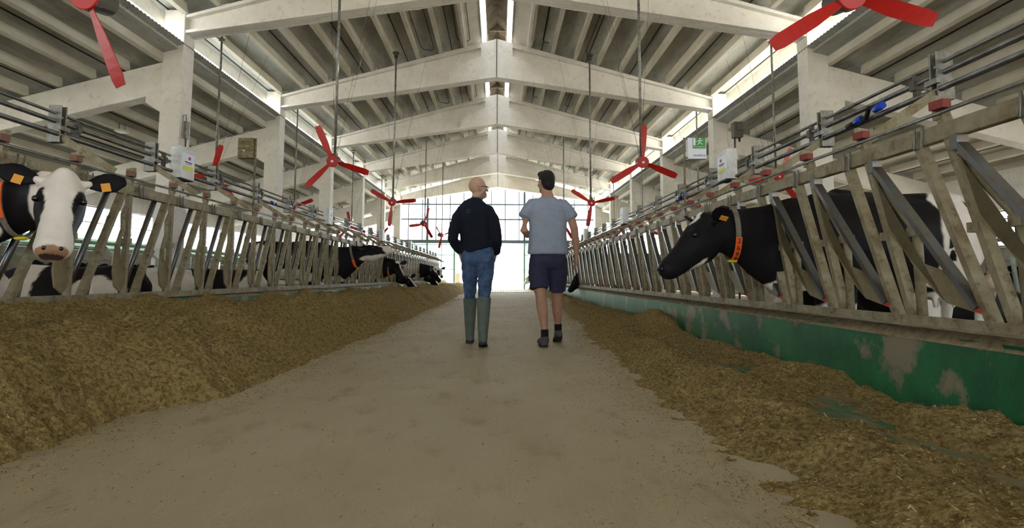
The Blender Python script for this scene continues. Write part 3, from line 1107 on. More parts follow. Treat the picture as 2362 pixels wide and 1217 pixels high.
# ------------------------------------------------------------------ organic shapes: lofts fused into one skin
class Blob:
    def __init__(s):
        s.mb = MB()

    def loft(s, pts, side=None, n=14, capk=.5):
        """pts (x,y,z,a,b): a = half width along `side`, b = half depth across it"""
        P = [V(p[:3]) for p in pts]
        k = len(P)
        rings = []
        sd = V(side) if side is not None else None
        for i in range(k):
            d = (P[min(i + 1, k - 1)] - P[max(i - 1, 0)]).normalized()
            if sd is None:
                sd = d.cross(V((0, 0, 1)))
                if sd.length < .1:
                    sd = V((1, 0, 0))
            x = (sd - d * sd.dot(d)).normalized()
            y = d.cross(x)
            a, b = pts[i][3], pts[i][4] if len(pts[i]) > 4 else pts[i][3]
            rings.append((P[i], d, x, y, a, b))
        p, d, x, y, a, b = rings[0]
        q = min(a, b) * capk
        rings.insert(0, (p - d * q, d, x, y, a * .62, b * .62))
        p, d, x, y, a, b = rings[-1]
        q = min(a, b) * capk
        rings.append((p + d * q, d, x, y, a * .62, b * .62))
        vs = []
        for p, d, x, y, a, b in rings:
            for j in range(n):
                t = 2 * math.pi * j / n
                vs.append(p + x * (a * math.cos(t)) + y * (b * math.sin(t)))
        m = len(rings)
        fs = [(i * n + j, i * n + (j + 1) % n, (i + 1) * n + (j + 1) % n, (i + 1) * n + j) for i in range(m - 1) for j in range(n)]
        fs += [tuple(reversed(range(n))), tuple((m - 1) * n + j for j in range(n))]
        o = len(s.mb.v)
        s.mb.v += [tuple(v) for v in vs]
        s.mb.f += [tuple(i + o for i in f) for f in fs]
        s.mb.sm += [True] * len(fs)
        return s

    def ball(s, c, r, rot=None):
        s.mb.ball(c, r, 14, 9, rot)
        return s

    def fuse(s, name, voxel, m, parent=None, smooth=4, tint=None, keep=None):
        me = s.mb.mesh(name + '_raw', m)
        ob = bpy.data.objects.new(name + '_raw', me)
        COL.objects.link(ob)
        r = ob.modifiers.new('r', 'REMESH')
        r.mode = 'VOXEL'
        r.voxel_size = voxel
        if smooth:
            sm = ob.modifiers.new('s', 'SMOOTH')
            sm.factor = .5
            sm.iterations = smooth
        dg = bpy.context.evaluated_depsgraph_get()
        out = bpy.data.meshes.new_from_object(ob.evaluated_get(dg))
        bpy.data.objects.remove(ob)
        bpy.data.meshes.remove(me)
        out.name = name
        out.polygons.foreach_set('use_smooth', [True] * len(out.polygons))
        if not out.materials:
            out.materials.append(m)
        if keep:
            bm = bmesh.new()
            bm.from_mesh(out)
            bmesh.ops.delete(bm, geom=[v for v in bm.verts if not keep(v.co)], context='VERTS')
            bm.to_mesh(out)
            bm.free()
        if tint:
            at = out.color_attributes.new('tint', 'FLOAT_COLOR', 'POINT')
            buf = []
            for v in out.vertices:
                buf += list(tint(v.co)) + [1]
            at.data.foreach_set('color', buf)
        o = bpy.data.objects.new(name, out)
        COL.objects.link(o)
        if parent is not None:
            o.parent = parent
        return o


BLACK, WHITE, PINK = srgb(24, 22, 23)[:3], srgb(226, 218, 206)[:3], srgb(214, 170, 150)[:3]
DIRTY = srgb(120, 96, 66)[:3]


def smooth01(x):
    x = max(0, min(1, x))
    return x * x * (3 - 2 * x)


def cow(name, loc, rz, label, neck, head, fwd, up, patches, base=BLACK, lying=False, voxel=.024, ears=True, collar=None, tags=(), body=True,
        earrot=0, seed=0, hscale=1, scale=1, wide=1):
    """local frame: +x forward, origin on the ground under the middle of the trunk.
    neck: (x,y,z,a,b) stations; head: poll point; fwd: poll -> muzzle; up: forehead normal"""
    t = thing(name, loc, label, 'cow', 'black and white dairy cows', rz)
    t.scale = (scale,) * 3
    fwd = V(fwd).normalized()
    up = V(up)
    up = (up - fwd * up.dot(fwd)).normalized()
    sd = up.cross(fwd).normalized()
    hp = V(head)
    B = Blob()
    dz = -.64 if lying else 0
    if body:
        st = [(-.84, 1.26, .10, .14), (-.76, 1.2, .21, .22), (-.6, 1.13, .27, .31), (-.35, 1.08, .30, .36), (-.05, 1.03, .33, .40), (.25, 1.03, .33, .40),
              (.5, 1.05, .29, .39), (.72, 1.08, .22, .35), (.88, 1.09, .14, .26)]
        B.loft([(x, 0, z + dz, a, b) for x, z, a, b in st], (0, 1, 0), 22)
        B.loft([(-.82, 0, 1.38 + dz, .05, .05), (-.5, 0, 1.4 + dz, .2, .06), (0, 0, 1.37 + dz, .12, .06), (.5, 0, 1.41 + dz, .08, .06)], (0, 1, 0))
        for s in (-1, 1):
            if not lying:
                B.loft([(.52, s * .16, 1.0, .12, .17), (.5, s * .17, .78, .08, .1), (.52, s * .16, .62, .055, .07), (.53, s * .16, .42, .05, .055), (.52, s * .16, .24, .034, .036),
                        (.52, s * .16, .12, .042, .045), (.55, s * .16, .03, .05, .065)], (0, 1, 0), 12, .1)
                B.loft([(-.58, s * .17, 1.12, .12, .25), (-.5, s * .19, .88, .1, .19), (-.5, s * .18, .72, .075, .12), (-.66, s * .16, .54, .045, .065), (-.7, s * .16, .48, .042, .055),
                        (-.67, s * .16, .28, .034, .038), (-.65, s * .16, .12, .042, .045), (-.62, s * .16, .03, .05, .065)], (0, 1, 0), 12, .1)
            else:
                B.loft([(-.55, s * .26, .4, .16, .24), (-.3, s * .38, .24, .1, .16), (-.55, s * .46, .1, .07, .07)], (0, 1, 0), 12)
                B.loft([(.5, s * .2, .3, .1, .16), (.75, s * .22, .14, .06, .07), (.5, s * .24, .06, .05, .05)], (0, 1, 0), 12)
        if not lying:
            B.ball((-.42, 0, .68), (.24, .17, .16))
            for ux in (-.52, -.34):
                for s in (-1, 1):
                    B.loft([(ux, s * .08, .58, .028), (ux, s * .08, .47, .018)], (0, 1, 0), 8)
    B.loft(neck, (0, 1, 0), 18)
    hs = [(-.08, -.02, .07, .10), (.0, -.045, .1, .145), (.1, -.065, .115, .17), (.18, -.07, .111, .165), (.26, -.06, .096, .142), (.34, -.05, .082, .118),
          (.42, -.04, .078, .1), (.49, -.03, .084, .09), (.53, -.025, .078, .076)]
    hs = [(h_[0] * hscale, h_[1] * hscale, h_[2] * hscale * wide, h_[3] * hscale) for h_ in hs]
    B.loft([tuple(hp + fwd * tt + up * o) + (a, b) for tt, o, a, b in hs], tuple(sd), 18)
    B.ball(hp + up * .055 - fwd * .02, (.055, .055, .055))
    for s in (-1, 1):                                    # brow ridges, cheek
        B.ball(hp + fwd * .16 + up * .05 + sd * s * .085, .034)
        B.loft([tuple(hp - fwd * .0 + sd * s * .08 + up * .0) + (.035, .03), tuple(hp - fwd * .02 + sd * s * .14 + up * .005) + (.026, .022)], tuple(up), 10)
        B.ball(hp + fwd * .515 + up * .022 + sd * s * .035, .026)

    mh = Matrix((fwd, sd, up))

    def tint(p):
        q = mh @ (p - hp)                                # head frame: along, side, up
        nv = noise.noise_vector(p * 5 + V((seed, 0, 0))) * .06 + noise.noise_vector(p * 17) * .018
        c = V(base)
        for kind, ctr, rad, col in patches:
            pp = (p if kind == 'b' else q) + (nv if kind == 'b' else nv * .35) - V(ctr)
            dd = math.sqrt(sum((pp[i] / rad[i]) ** 2 for i in range(3)))
            k = smooth01((1.04 - dd) / .08)
            c = c * (1 - k) + V(col) * k
        return tuple(c)
    bo = B.fuse('body', voxel, M['coat'], t, 3, tint)
    # face details
    if ears:
        for s in (-1, 1):
            E_ = Blob()
            o_ = hp - fwd * .02 + sd * s * .13 + up * .0
            d_ = (sd * s + up * (.1 + earrot) - fwd * .25).normalized()
            sv = (up * .9 + fwd * .35) if 'sideways' in tags else (fwd * .9 - up * .5)
            E_.loft([tuple(o_ + d_ * u - up * (.02 * u)) + (w, .014) for u, w in ((0, .03), (.05, .058), (.1, .072), (.15, .062), (.2, .032))], tuple(sv), 12)
            E_.fuse('ear', .008 if voxel < .02 else .014, M['coat'], t, 1, lambda p: BLACK)
            if 'eartag' in tags:
                sv = (sv - d_ * sv.dot(d_)).normalized()
                nr = d_.cross(sv).normalized()
                if nr.dot(up + fwd * .6) < 0:
                    nr = -nr
                ctr = o_ + d_ * .085 + nr * .019 + (sv * .035 if 'sideways' not in tags else -sv * .035)
                mm = Matrix((sv, nr, -d_)).transposed()
                MB().box(ctr, (.055, .008, .05), mm).build('ear_tag', M['tag_orange'], t)
    e = MB()
    for s in (-1, 1):
        c_ = hp + fwd * .175 + up * .035 + sd * s * (.101 * wide)
        eo = MB().ball(c_, .02).build('eye', M['eye'], t)
    for s in (-1, 1):
        nz = MB()
        nz.ball(hp + fwd * .545 + up * .02 + sd * s * .038, (.013, .013, .013))
        nz.build('nostril', M['eye'], t)
    if body and not lying:
        T_ = MB().poly([(-.86, 0, 1.36), (-.93, 0, 1.28), (-.95, .02, 1.0), (-.93, .03, .75)], [.035, .028, .018, .014], 8)
        T_.poly([(-.93, .03, .75), (-.94, .03, .6), (-.93, .03, .42)], [.02, .045, .012], 8)
        T_.build('tail', M['tail'], t)
    if collar:
        # strap round the neck at station `collar` (x,y,z,ra,rb, tilt dir)
        c_, ra, rb, ax = V(collar[0]), collar[1], collar[2], V(collar[3]).normalized()
        sdv = V((0, 1, 0))
        sdv = (sdv - ax * sdv.dot(ax)).normalized()
        u_ = ax.cross(sdv).normalized()
        if u_.z > 0:
            u_ = -u_
        n = 36
        for nm, a0, a1, mt, gr, w in (('collar', 0, 360, M['strap'], .004, .022),):
            mb = MB()
            vs = []
            for i in range(n):
                a = 2 * math.pi * i / n
                for w_, g_ in ((-w, gr), (w, gr), (w, gr + .006), (-w, gr + .006)):
                    vs.append(c_ + ax * w_ + sdv * ((ra + g_) * math.cos(a)) + u_ * ((rb + g_) * math.sin(a)))
            mb.add(vs, [(i * 4 + j, i * 4 + (j + 1) % 4, ((i + 1) % n) * 4 + (j + 1) % 4, ((i + 1) % n) * 4 + j) for i in range(n) for j in range(4)])
            st_ = mb.build('collar', mt, t)
        mb = MB()
        vs = []
        a0, a1 = collar[4]
        m = 10
        for i in range(m + 1):
            a = R(a0 + (a1 - a0) * i / m)
            for w_, g_ in ((-.026, .012), (.026, .012), (.026, .018), (-.026, .018)):
                vs.append(c_ + ax * w_ + sdv * ((ra + g_) * math.cos(a)) + u_ * ((rb + g_) * math.sin(a)))
        mb.add(vs, [(i * 4 + j, i * 4 + (j + 1) % 4, (i + 1) * 4 + (j + 1) % 4, (i + 1) * 4 + j) for i in range(m) for j in range(4)] + [(0, 1, 2, 3), (m * 4 + 3, m * 4 + 2, m * 4 + 1, m * 4)])
        mb.build('number_tag', M['orange'], t)
        if len(collar) > 5:
            digits = collar[5]
            for i, ch in enumerate(digits):
                a = R(a0 + (a1 - a0) * (i + .5) / len(digits))
                p = c_ + sdv * ((ra + .021) * math.cos(a)) + u_ * ((rb + .021) * math.sin(a))
                nrm = (sdv * (math.cos(a) / ra) + u_ * (math.sin(a) / rb)).normalized()
                tan = (sdv * (-ra * math.sin(a)) + u_ * (rb * math.cos(a))).normalized()
                yv = -tan if tan.z < 0 else tan
                xv = yv.cross(nrm)
                o = text(ch, .058, t, (0, 0, 0), (0, 0, 0), M['ink'], 'digit', .0005)
                o.matrix_local = Matrix.Translation(p) @ Matrix((xv, yv, nrm)).transposed().to_4x4()
        p = c_ + u_ * (rb + .015)
        if len(collar) > 6:
            a = R(collar[6])
            p = c_ + sdv * ((ra + .015) * math.cos(a)) + u_ * ((rb + .015) * math.sin(a))
        MB().ball(p, (.045, .03, .014)).build('clip', M['yellow'], t)
    return t


M['tail'] = mat('tail hair', srgb(190, 176, 150), .8, var=srgb(60, 52, 46), scale=6)

# black cow with collar number, right fence: heads towards the alley
NB = [(.6, 0, 1.04, .17, .36), (.85, 0, .99, .15, .40), (1.05, 0, .97, .13, .385), (1.22, .01, 1.02, .12, .30), (1.38, .03, 1.06, .11, .225), (1.52, .05, 1.08, .1, .185), (1.64, .05, 1.08, .095, .15)]
cow('dairy_cow', (3.45, 5.18, 0), R(188), 'large black cow in profile reaching through the right fence, orange collar tag 2699', NB, (1.69, .05, 1.135),
    (.34, .02, -.33), (.7, 0, .7),
    [('h', (.02, 0, .1), (.09, .035, .08), WHITE), ('h', (.28, 0, -.16), (.17, .08, .035), WHITE), ('b', (.98, 0, .58), (.2, .3, .15), WHITE), ('b', (-.62, 0, 1.15), (.4, 2, .55), WHITE),
     ('b', (-.8, .25, 1.12), (.09, .3, .24), BLACK), ('b', (-.62, .3, 1.33), (.05, .2, .05), BLACK), ('b', (-.34, .3, 1.0), (.04, .2, .05), BLACK), ('b', (-.38, .3, .9), (.03, .2, .04), BLACK), ('b', (-.28, .25, .72), (.2, .2, .1), WHITE), ('b', (-.55, 0, .3), (.6, .6, .33), WHITE), ('b', (.5, 0, .2), (.4, .5, .3), WHITE)],
    voxel=.014, collar=((1.47, .04, 1.07), .115, .215, (1, .0, -.0), (10, 72), '2699', 84), tags=('eartag', 'sideways'), seed=1, earrot=.35, scale=1.03)

# white-faced cow looking at the camera, left fence
cow('dairy_cow', (-4.5, 3.85, 0), R(-4), 'white-faced cow looking at the camera through the left fence, black ears and eye patches',
    [(.6, 0, 1.08, .17, .32), (.9, 0, 1.12, .14, .28), (1.2, -.0, 1.16, .12, .26), (1.5, -.04, 1.2, .11, .2), (1.7, -.1, 1.22, .1, .15)],
    (1.80, -.12, 1.28), (.185, -.25, -.38), (.62, -.78, .1),
    [('b', (.6, 0, 1.3), (.4, .5, .25), WHITE), ('b', (1.2, .0, 1.38), (.35, .3, .1), WHITE), ('b', (1.3, -.2, 1.0), (.12, .2, .1), WHITE), ('b', (1.2, -.1, .75), (.3, .3, .12), DIRTY),
     ('h', (.25, 0, 0), (.5, .2, .3), WHITE), ('h', (.19, .105, -.02), (.13, .052, .13), BLACK), ('h', (.19, -.105, -.02), (.13, .052, .13), BLACK), ('h', (.3, .1, -.06), (.13, .035, .1), BLACK),
     ('h', (.3, -.1, -.06), (.13, .035, .1), BLACK), ('h', (.56, 0, .0), (.05, .085, .06), srgb(160, 122, 92)[:3]), ('h', (.585, 0, -.03), (.06, .06, .035), srgb(66, 50, 46)[:3]),
     ('h', (.5, 0, -.1), (.14, .09, .06), srgb(200, 168, 148)[:3])],
    voxel=.011, tags=('eartag',), collar=((1.45, -.04, 1.19), .125, .225, (1, -.15, .1), (150, 205)), seed=3, earrot=.0, hscale=1.0, wide=1.15)

# cow 3: head lifted, mid left
UPN = [(.6, 0, 1.04, .17, .36), (.85, 0, .98, .15, .40), (1.1, 0, .98, .13, .38), (1.3, 0, 1.08, .12, .28), (1.5, 0, 1.17, .1, .2), (1.62, 0, 1.2, .095, .15)]
cow('dairy_cow', (-4.4, 12.2, 0), R(-3), 'black cow with raised white-edged muzzle reaching through the left fence', UPN, (1.64, 0, 1.27), (.5, .02, .03), (-.05, 0, 1),
    [('h', (.52, 0, 0), (.17, .12, .13), WHITE), ('h', (.25, 0, -.17), (.4, .14, .075), WHITE), ('h', (.4, 0, .08), (.16, .05, .06), WHITE), ('b', (1.0, 0, .6), (.22, .3, .16), WHITE),
     ('b', (-.5, 0, 1.1), (.16, .5, .3), WHITE), ('b', (.2, 0, .7), (.5, .5, .2), WHITE), ('b', (-.4, 0, .3), (.8, .6, .36), DIRTY), ('h', (.56, 0, .01), (.04, .05, .05), PINK)],
    voxel=.018, collar=((1.40, 0, 1.13), .115, .23, (1, 0, .3), (100, 165)), seed=4)

DOWN = [(.6, 0, 1.04, .17, .36), (.9, 0, 1.0, .15, .36), (1.15, 0, .98, .13, .32), (1.4, 0, 1.0, .12, .25), (1.58, 0, 1.02, .1, .19)]
cow('dairy_cow', (-4.45, 16.9, 0), R(-14), 'black cow with thin white blaze lowering its head over the left feed', DOWN, (1.64, 0, 1.06), (.3, -.2, -.36), (.6, -.6, .5),
    [('h', (.3, 0, .09), (.26, .022, .07), WHITE), ('h', (-.02, 0, .09), (.07, .05, .06), WHITE), ('b', (.8, 0, .7), (.3, .3, .12), WHITE), ('b', (0, 0, .4), (1, .6, .3), WHITE)], voxel=.022,
    collar=((1.42, 0, .94), .115, .185, (1, 0, 0), (100, 160)), seed=5)
FLOORN = [(.6, 0, 1.04, .17, .32), (.9, 0, .92, .14, .27), (1.15, 0, .78, .12, .21), (1.35, 0, .66, .105, .16), (1.5, 0, .6, .09, .13)]
cow('dairy_cow', (-4.45, 18.9, 0), R(-10), 'black cow with white blaze eating silage at the left kerb, head down', FLOORN, (1.6, 0, .66), (.35, -.2, -.28), (.5, -.7, .65),
    [('h', (.3, 0, .09), (.3, .03, .07), WHITE), ('b', (-.3, 0, .9), (.4, .5, .5), WHITE)], voxel=.026, seed=6)
cow('dairy_cow', (-4.4, 24.4, 0), R(-6), 'black cow leaning its neck over the left feed, beyond the two eating cows', DOWN, (1.68, 0, .98), (.32, 0, -.4), (.8, -.1, .5),
    [('h', (.05, 0, .08), (.12, .06, .06), WHITE), ('b', (0, 0, .5), (1, .6, .35), WHITE)], voxel=.03, seed=7)
cow('dairy_cow', (-4.45, 26.0, 0), R(-12), 'black cow with head low in the left feed, next to the spotted-faced cow', FLOORN, (1.6, 0, .66), (.3, -.1, -.34), (.6, -.3, .75),
    [('h', (.35, 0, .09), (.2, .03, .07), WHITE), ('b', (.5, 0, .9), (.3, .5, .3), WHITE)], voxel=.03, seed=8)
cow('dairy_cow', (-4.45, 28.6, 0), R(-20), 'white-faced cow with black spots looking up the alley, farthest on the left', DOWN, (1.7, 0, 1.08), (.3, -.3, -.34), (.5, -.7, .4),
    [('h', (.2, 0, 0), (.6, .3, .3), WHITE), ('h', (.15, .09, 0), (.1, .05, .12), BLACK), ('h', (.22, -.08, 0), (.17, .06, .13), BLACK), ('h', (.3, .03, .07), (.03, .03, .04), BLACK),
     ('h', (.54, 0, 0), (.04, .06, .06), BLACK), ('b', (0, 0, .6), (.3, .6, .5), WHITE)], voxel=.026, seed=9)
# right far
cow('dairy_cow', (3.95, 17.4, 0), R(184), 'black cow lowering its head behind the hand of the man in shorts', FLOORN, (1.6, 0, .78), (.3, .06, -.42), (.8, .1, .5),
    [('b', (0, 0, .6), (.4, .6, .4), WHITE)], voxel=.028, seed=10)
cow('dairy_cow', (3.6, 33.6, 0), R(186), 'spotted white and black cow eating at the far right, beside the man in shorts', DOWN, (1.68, 0, .98), (.35, .08, -.3), (.5, .2, .8),
    [('h', (.25, 0, 0), (.25, .06, .3), WHITE), ('h', (.5, 0, 0), (.14, .12, .14), WHITE), ('b', (1.3, 0, .9), (.2, .3, .3), WHITE)], voxel=.03, seed=11)
cow('dairy_cow', (3.5, 35.4, 0), R(186), 'white cow with black patches eating at the far right, farthest from the camera', FLOORN, (1.6, 0, .72), (.35, .08, -.3), (.5, .2, .8),
    [('h', (.15, 0, 0), (.12, .3, .12), BLACK), ('b', (0, 0, 1), (.3, .6, .4), BLACK), ('b', (1.3, 0, .9), (.1, .3, .3), BLACK)], base=WHITE, voxel=.03, seed=12)

# lying cows behind the fences
LN = [(.6, 0, .46, .17, .3), (.85, 0, .52, .14, .26), (1.05, 0, .62, .115, .19), (1.2, 0, .74, .1, .14)]
lys = [('left', -4.95, 4.85, 'nearest, beside the white-faced cow', [('b', (.1, -.3, .6), (.25, .5, .25), WHITE), ('b', (-.8, 0, .5), (.2, .5, .3), WHITE)]),
       ('left', -5.0, 6.9, 'black with a white patch, first past the near bars', [('b', (-.45, .1, .45), (.3, .4, .26), WHITE), ('b', (.4, 0, .5), (.2, .5, .4), WHITE)]),
       ('left', -5.0, 7.95, 'mostly white', [('b', (-.4, 0, .5), (.55, .6, .5), WHITE), ('b', (-.6, .1, .35), (.14, .3, .1), BLACK)]),
       ('left', -5.0, 9.0, 'black with a narrow white band', [('b', (-.2, 0, .4), (.2, .5, .3), WHITE)]),
       ('left', -4.9, 10.1, 'with a white rump', [('b', (-.8, 0, .5), (.25, .5, .4), WHITE)]),
       ('right', 5.3, 7.2, 'behind the black cow with the collar', [('b', (-.3, 0, .4), (.3, .6, .4), WHITE)]),
       ('right', 5.2, 8.5, 'second from the collared cow', [('b', (.3, 0, .5), (.4, .6, .4), WHITE)]),
       ('right', 5.2, 9.9, 'third from the collared cow', [('b', (-.6, 0, .5), (.3, .6, .4), WHITE)])]
for side, x, y, w, pt in lys:
    cow('lying_cow', (x, y, .02), R(180 if side == 'left' else 0), 'cow lying behind the %s fence, %s' % (side, w), LN, (1.27, 0, .8), (.4, 0, -.25), (.3, 0, 1), pt,
        lying=True, voxel=.026, seed=x + y)


# ------------------------------------------------------------------ the two men
SK, SKD = srgb(190, 152, 132)[:3], srgb(172, 132, 110)[:3]


def hand(B, wrist, fd, palm_n, thumb, L=.185, curl=.5):
    """wrist point, finger direction, palm normal, thumb side direction"""
    w, fd, pn, th = V(wrist), V(fd).normalized(), V(palm_n).normalized(), V(thumb).normalized()
    B.loft([tuple(w) + (.026, .02), tuple(w + fd * .035) + (.034, .019), tuple(w + fd * .09) + (.041, .017)], tuple(th), 12, .3)
    for i, (o, l) in enumerate(((.031, .072), (.011, .082), (-.010, .076), (-.030, .06))):
        b = w + fd * .088 + th * o
        pts = [b]
        d = (fd + th * o * 1.2).normalized()
        rads = [.0098, .0095, .0088, .0075]
        c = 0
        for k, s in enumerate((.42, .33, .25)):
            c += curl * (.5 + .25 * i * .5) * (.6 if k == 0 else .8)
            dd = (d * math.cos(c) + pn * math.sin(c)).normalized()
            pts.append(pts[-1] + dd * l * s)
        B.loft([tuple(p) + (r, r) for p, r in zip(pts, rads)], tuple(th), 8, .6)
    b = w + fd * .03 + th * .026
    d = (fd * .75 + th * .6 + pn * .3).normalized()
    p1 = b + d * .035
    p2 = p1 + (fd * .9 + th * .25 + pn * .35).normalized() * .032
    p3 = p2 + (fd * .95 + pn * .4).normalized() * .024
    B.loft([tuple(b) + (.015, .014), tuple(p1) + (.0125, .0125), tuple(p2) + (.011, .011), tuple(p3) + (.009, .009)], tuple(pn), 8, .6)


def head_blob(B, c, yaw, chin=0):
    """c = centre of the skull; yaw turns from +y (away) towards +x for positive"""
    f = V((math.sin(yaw), math.cos(yaw), 0))            # facing
    s = V((math.cos(yaw), -math.sin(yaw), 0))
    m = Matrix((s, f, V((0, 0, 1)))).transposed()
    P = lambda x, y, z: V(c) + s * x + f * y + V((0, 0, z))
    B.ball(P(0, -.012, .02), (.077, .098, .098), m)
    B.ball(P(0, .02, -.03), (.068, .075, .085), m)
    B.loft([tuple(P(0, .02, -.04)) + (.062, .065), tuple(P(0, .04, -.085)) + (.048, .048), tuple(P(0, .055, -.112)) + (.03, .028)], tuple(s), 14)
    B.ball(P(0, .085, -.09), (.028, .02, .022), m)       # chin
    B.ball(P(0, .075, .012), (.06, .022, .018), m)       # brow
    B.loft([tuple(P(0, .09, .0)) + (.010, .010), tuple(P(0, .108, -.02)) + (.013, .012), tuple(P(0, .116, -.036)) + (.016, .011)], tuple(s), 10, .4)
    B.ball(P(0, .094, -.063), (.024, .012, .007), m)     # lips
    B.ball(P(0, .091, -.073), (.021, .012, .007), m)
    for k in (-1, 1):
        B.ball(P(k * .045, .062, -.03), (.022, .02, .024), m)
        em = m @ Matrix.Rotation(R(18 * k), 3, 'Z')
        B.ball(P(k * .079, -.005, -.012), (.011, .022, .033), em)
        B.ball(P(k * .082, -.015, .004), (.012, .018, .02), em)
    return P, m


def neck_blob(B, c, base, r=.058):
    B.loft([tuple(V(c) + V((0, 0, -.03))) + (r, r * 1.05), tuple((V(c) + V(base)) / 2) + (r * .98, r), tuple(base) + (r * 1.35, r * 1.15)], (1, 0, 0), 14)


def folds(o, strength, size):
    tx = bpy.data.textures.new('folds', 'CLOUDS')
    tx.noise_scale = size
    tx.noise_depth = 1
    dp = o.modifiers.new('folds', 'DISPLACE')
    dp.texture = tx
    dp.strength = strength
    dp.mid_level = .3


# --- man in navy pullover -----------------------------------------------------
m1 = thing('person', (-.227, 6.37, 0), 'person in navy pullover, blue jeans and green rubber boots walking away, head turned right', 'person')
B = Blob()
hc = (-.005, .0, 1.70)
P, hm = head_blob(B, hc, R(68))
neck_blob(B, (-.012, 0, 1.66), (-.03, -.01, 1.50))
B.loft([(-.03, 0, 1.47, .1, .06), (-.03, 0, 1.38, .17, .1), (-.02, 0, 1.15, .145, .095), (.0, 0, 1.0, .155, .1), (.0, 0, .9, .15, .1)], (1, 0, 0))
legs1 = {-1: [(-.075, .0, .92, .08, .09), (-.085, .08, .7, .062, .065), (-.089, .172, .48, .046, .048), (-.09, .19, .28, .04, .042), (-.09, .2, .1, .035, .04), (-.09, .28, .04, .035, .03)],
         1: [(.085, 0, .92, .08, .09), (.08, -.02, .7, .07, .075), (.071, -.075, .5, .046, .048), (.068, -.12, .3, .04, .042), (.066, -.2, .12, .035, .04), (.066, -.12, .05, .035, .03)]}
arms1 = {-1: [(-.175, 0, 1.455, .042, .045), (-.25, -.04, 1.3, .045, .05), (-.275, -.06, 1.15, .038, .04), (-.24, .03, 1.06, .034, .035), (-.205, .09, .985, .026, .03)],
         1: [(.115, 0, 1.455, .042, .045), (.175, -.03, 1.3, .045, .05), (.20, -.05, 1.17, .038, .04), (.205, .02, 1.07, .034, .035), (.195, .08, .985, .026, .03)]}
for k in (-1, 1):
    B.loft(legs1[k], (1, 0, 0), 12)
    B.loft(arms1[k], (1, 0, 0), 12)
hand(B, (-.2, .1, .975), (.25, .3, -.9), (1, 0, 0), (0, 1, .2))
hand(B, (.19, .09, .975), (-.2, .3, -.9), (-1, 0, 0), (0, 1, .2))


def tint1(p):
    q = p - V(hc)
    f = V((math.sin(R(68)), math.cos(R(68)), 0))
    y, z = q.dot(f), q.z
    c = V(SK)
    if z > -.16:
        n_ = noise.noise(p * 60) * .5
        if y > .0 and z < -.03 and y - z * .9 > .085 + n_ * .01:            # grey stubble
            c = V(srgb(158, 132, 118)[:3])
        elif -.06 < z < .045 and y < .02:
            c = c * .86 + V(srgb(120, 105, 95)[:3]) * .14                # shaved sides
    return tuple(c)


B.fuse('body', .007, M['skin'], m1, 2, tint1)
for k in (-1, 1):
    MB().ball(P(k * .03, .078, -.003), .011).build('eye', M['label_white'], m1)
g = MB()
for k in (-1, 1):                                        # dark framed glasses with temples
    pts = [P(k * .033 + .024 * math.cos(a), .098, -.005 + .017 * math.sin(a)) for a in [i * math.pi / 6 for i in range(13)]]
    g.poly(pts, .0035, 5, False)
    g.poly([P(k * .058, .097, .004), P(k * .08, .066, .008), P(k * .086, .0, .004), P(k * .086, -.02, -.01)], .0032, 5)
g.poly([P(-.01, .1, .0), P(.01, .1, .0)], .003, 5)
g.build('glasses', M['ink'], m1)
J = Blob()
J.loft([(-.02, -.0, 1.565, .07, .068), (-.03, -.01, 1.525, .135, .088), (-.035, -.01, 1.47, .185, .108), (-.035, -.005, 1.38, .2, .125), (-.03, 0, 1.25, .175, .125), (-.02, 0, 1.12, .168, .125),
        (-.01, 0, 1.05, .182, .142), (-.0, 0, 1.015, .188, .15)], (1, 0, 0), 22, .15)
J.loft([(-.165, 0, 1.455, .065, .075), (-.225, -.02, 1.36, .062, .07), (-.262, -.05, 1.22, .056, .062), (-.275, -.055, 1.13, .052, .058), (-.245, .02, 1.07, .048, .052), (-.21, .07, 1.01, .043, .046)], (1, 0, 0), 14)
J.loft([(.1, 0, 1.455, .065, .075), (.158, -.02, 1.36, .062, .07), (.188, -.045, 1.22, .056, .062), (.202, -.05, 1.13, .052, .056), (.207, .01, 1.06, .048, .05), (.2, .06, 1.0, .044, .046)], (1, 0, 0), 14)
folds(J.fuse('pullover', .011, M['cloth_navy'], m1, 4), .02, .09)
lg = MB()                                                # small C-shaped mark between the shoulder blades
lg.poly([(-.1 + .018 * math.cos(a), -.131 + .0, 1.425 + .018 * math.sin(a)) for a in [R(50 + i * 28) for i in range(10)]], .0022, 5)
lg.bar((-.09, -.131, 1.43), (-.075, -.131, 1.432), .003, .004)
lg.build('emblem', M['strap'], m1)
C_ = Blob()
C_.loft([(-.022, 0, 1.53, .072, .07), (-.02, .0, 1.565, .069, .067), (-.018, .003, 1.59, .066, .064)], (1, 0, 0), 20, .05)
C_.fuse('shirt_collar', .006, M['collar_green'], m1, 2)
T = Blob()
T.loft([(-.005, 0, 1.06, .15, .1), (-.0, -.005, 1.0, .172, .128), (.0, -.01, .93, .176, .132), (.0, 0, .86, .165, .115)], (1, 0, 0), 20, .2)
T.loft([(-.08, .0, .93, .1, .125), (-.085, .04, .8, .092, .105), (-.087, .08, .7, .08, .09), (-.088, .13, .58, .066, .07), (-.09, .165, .5, .056, .058), (-.09, .172, .455, .048, .05)], (1, 0, 0), 16, .1)
T.loft([(.085, 0, .93, .1, .125), (.083, -.01, .8, .092, .105), (.08, -.02, .7, .08, .09), (.076, -.04, .58, .07, .076), (.072, -.075, .5, .056, .058), (.07, -.09, .455, .048, .05)], (1, 0, 0), 16, .1)
T.ball((-.075, -.075, .95), (.085, .06, .09))
T.ball((.085, -.075, .95), (.085, .06, .09))
jn = T.fuse('jeans', .01, M['denim'], m1, 3)
folds(jn, .02, .07)
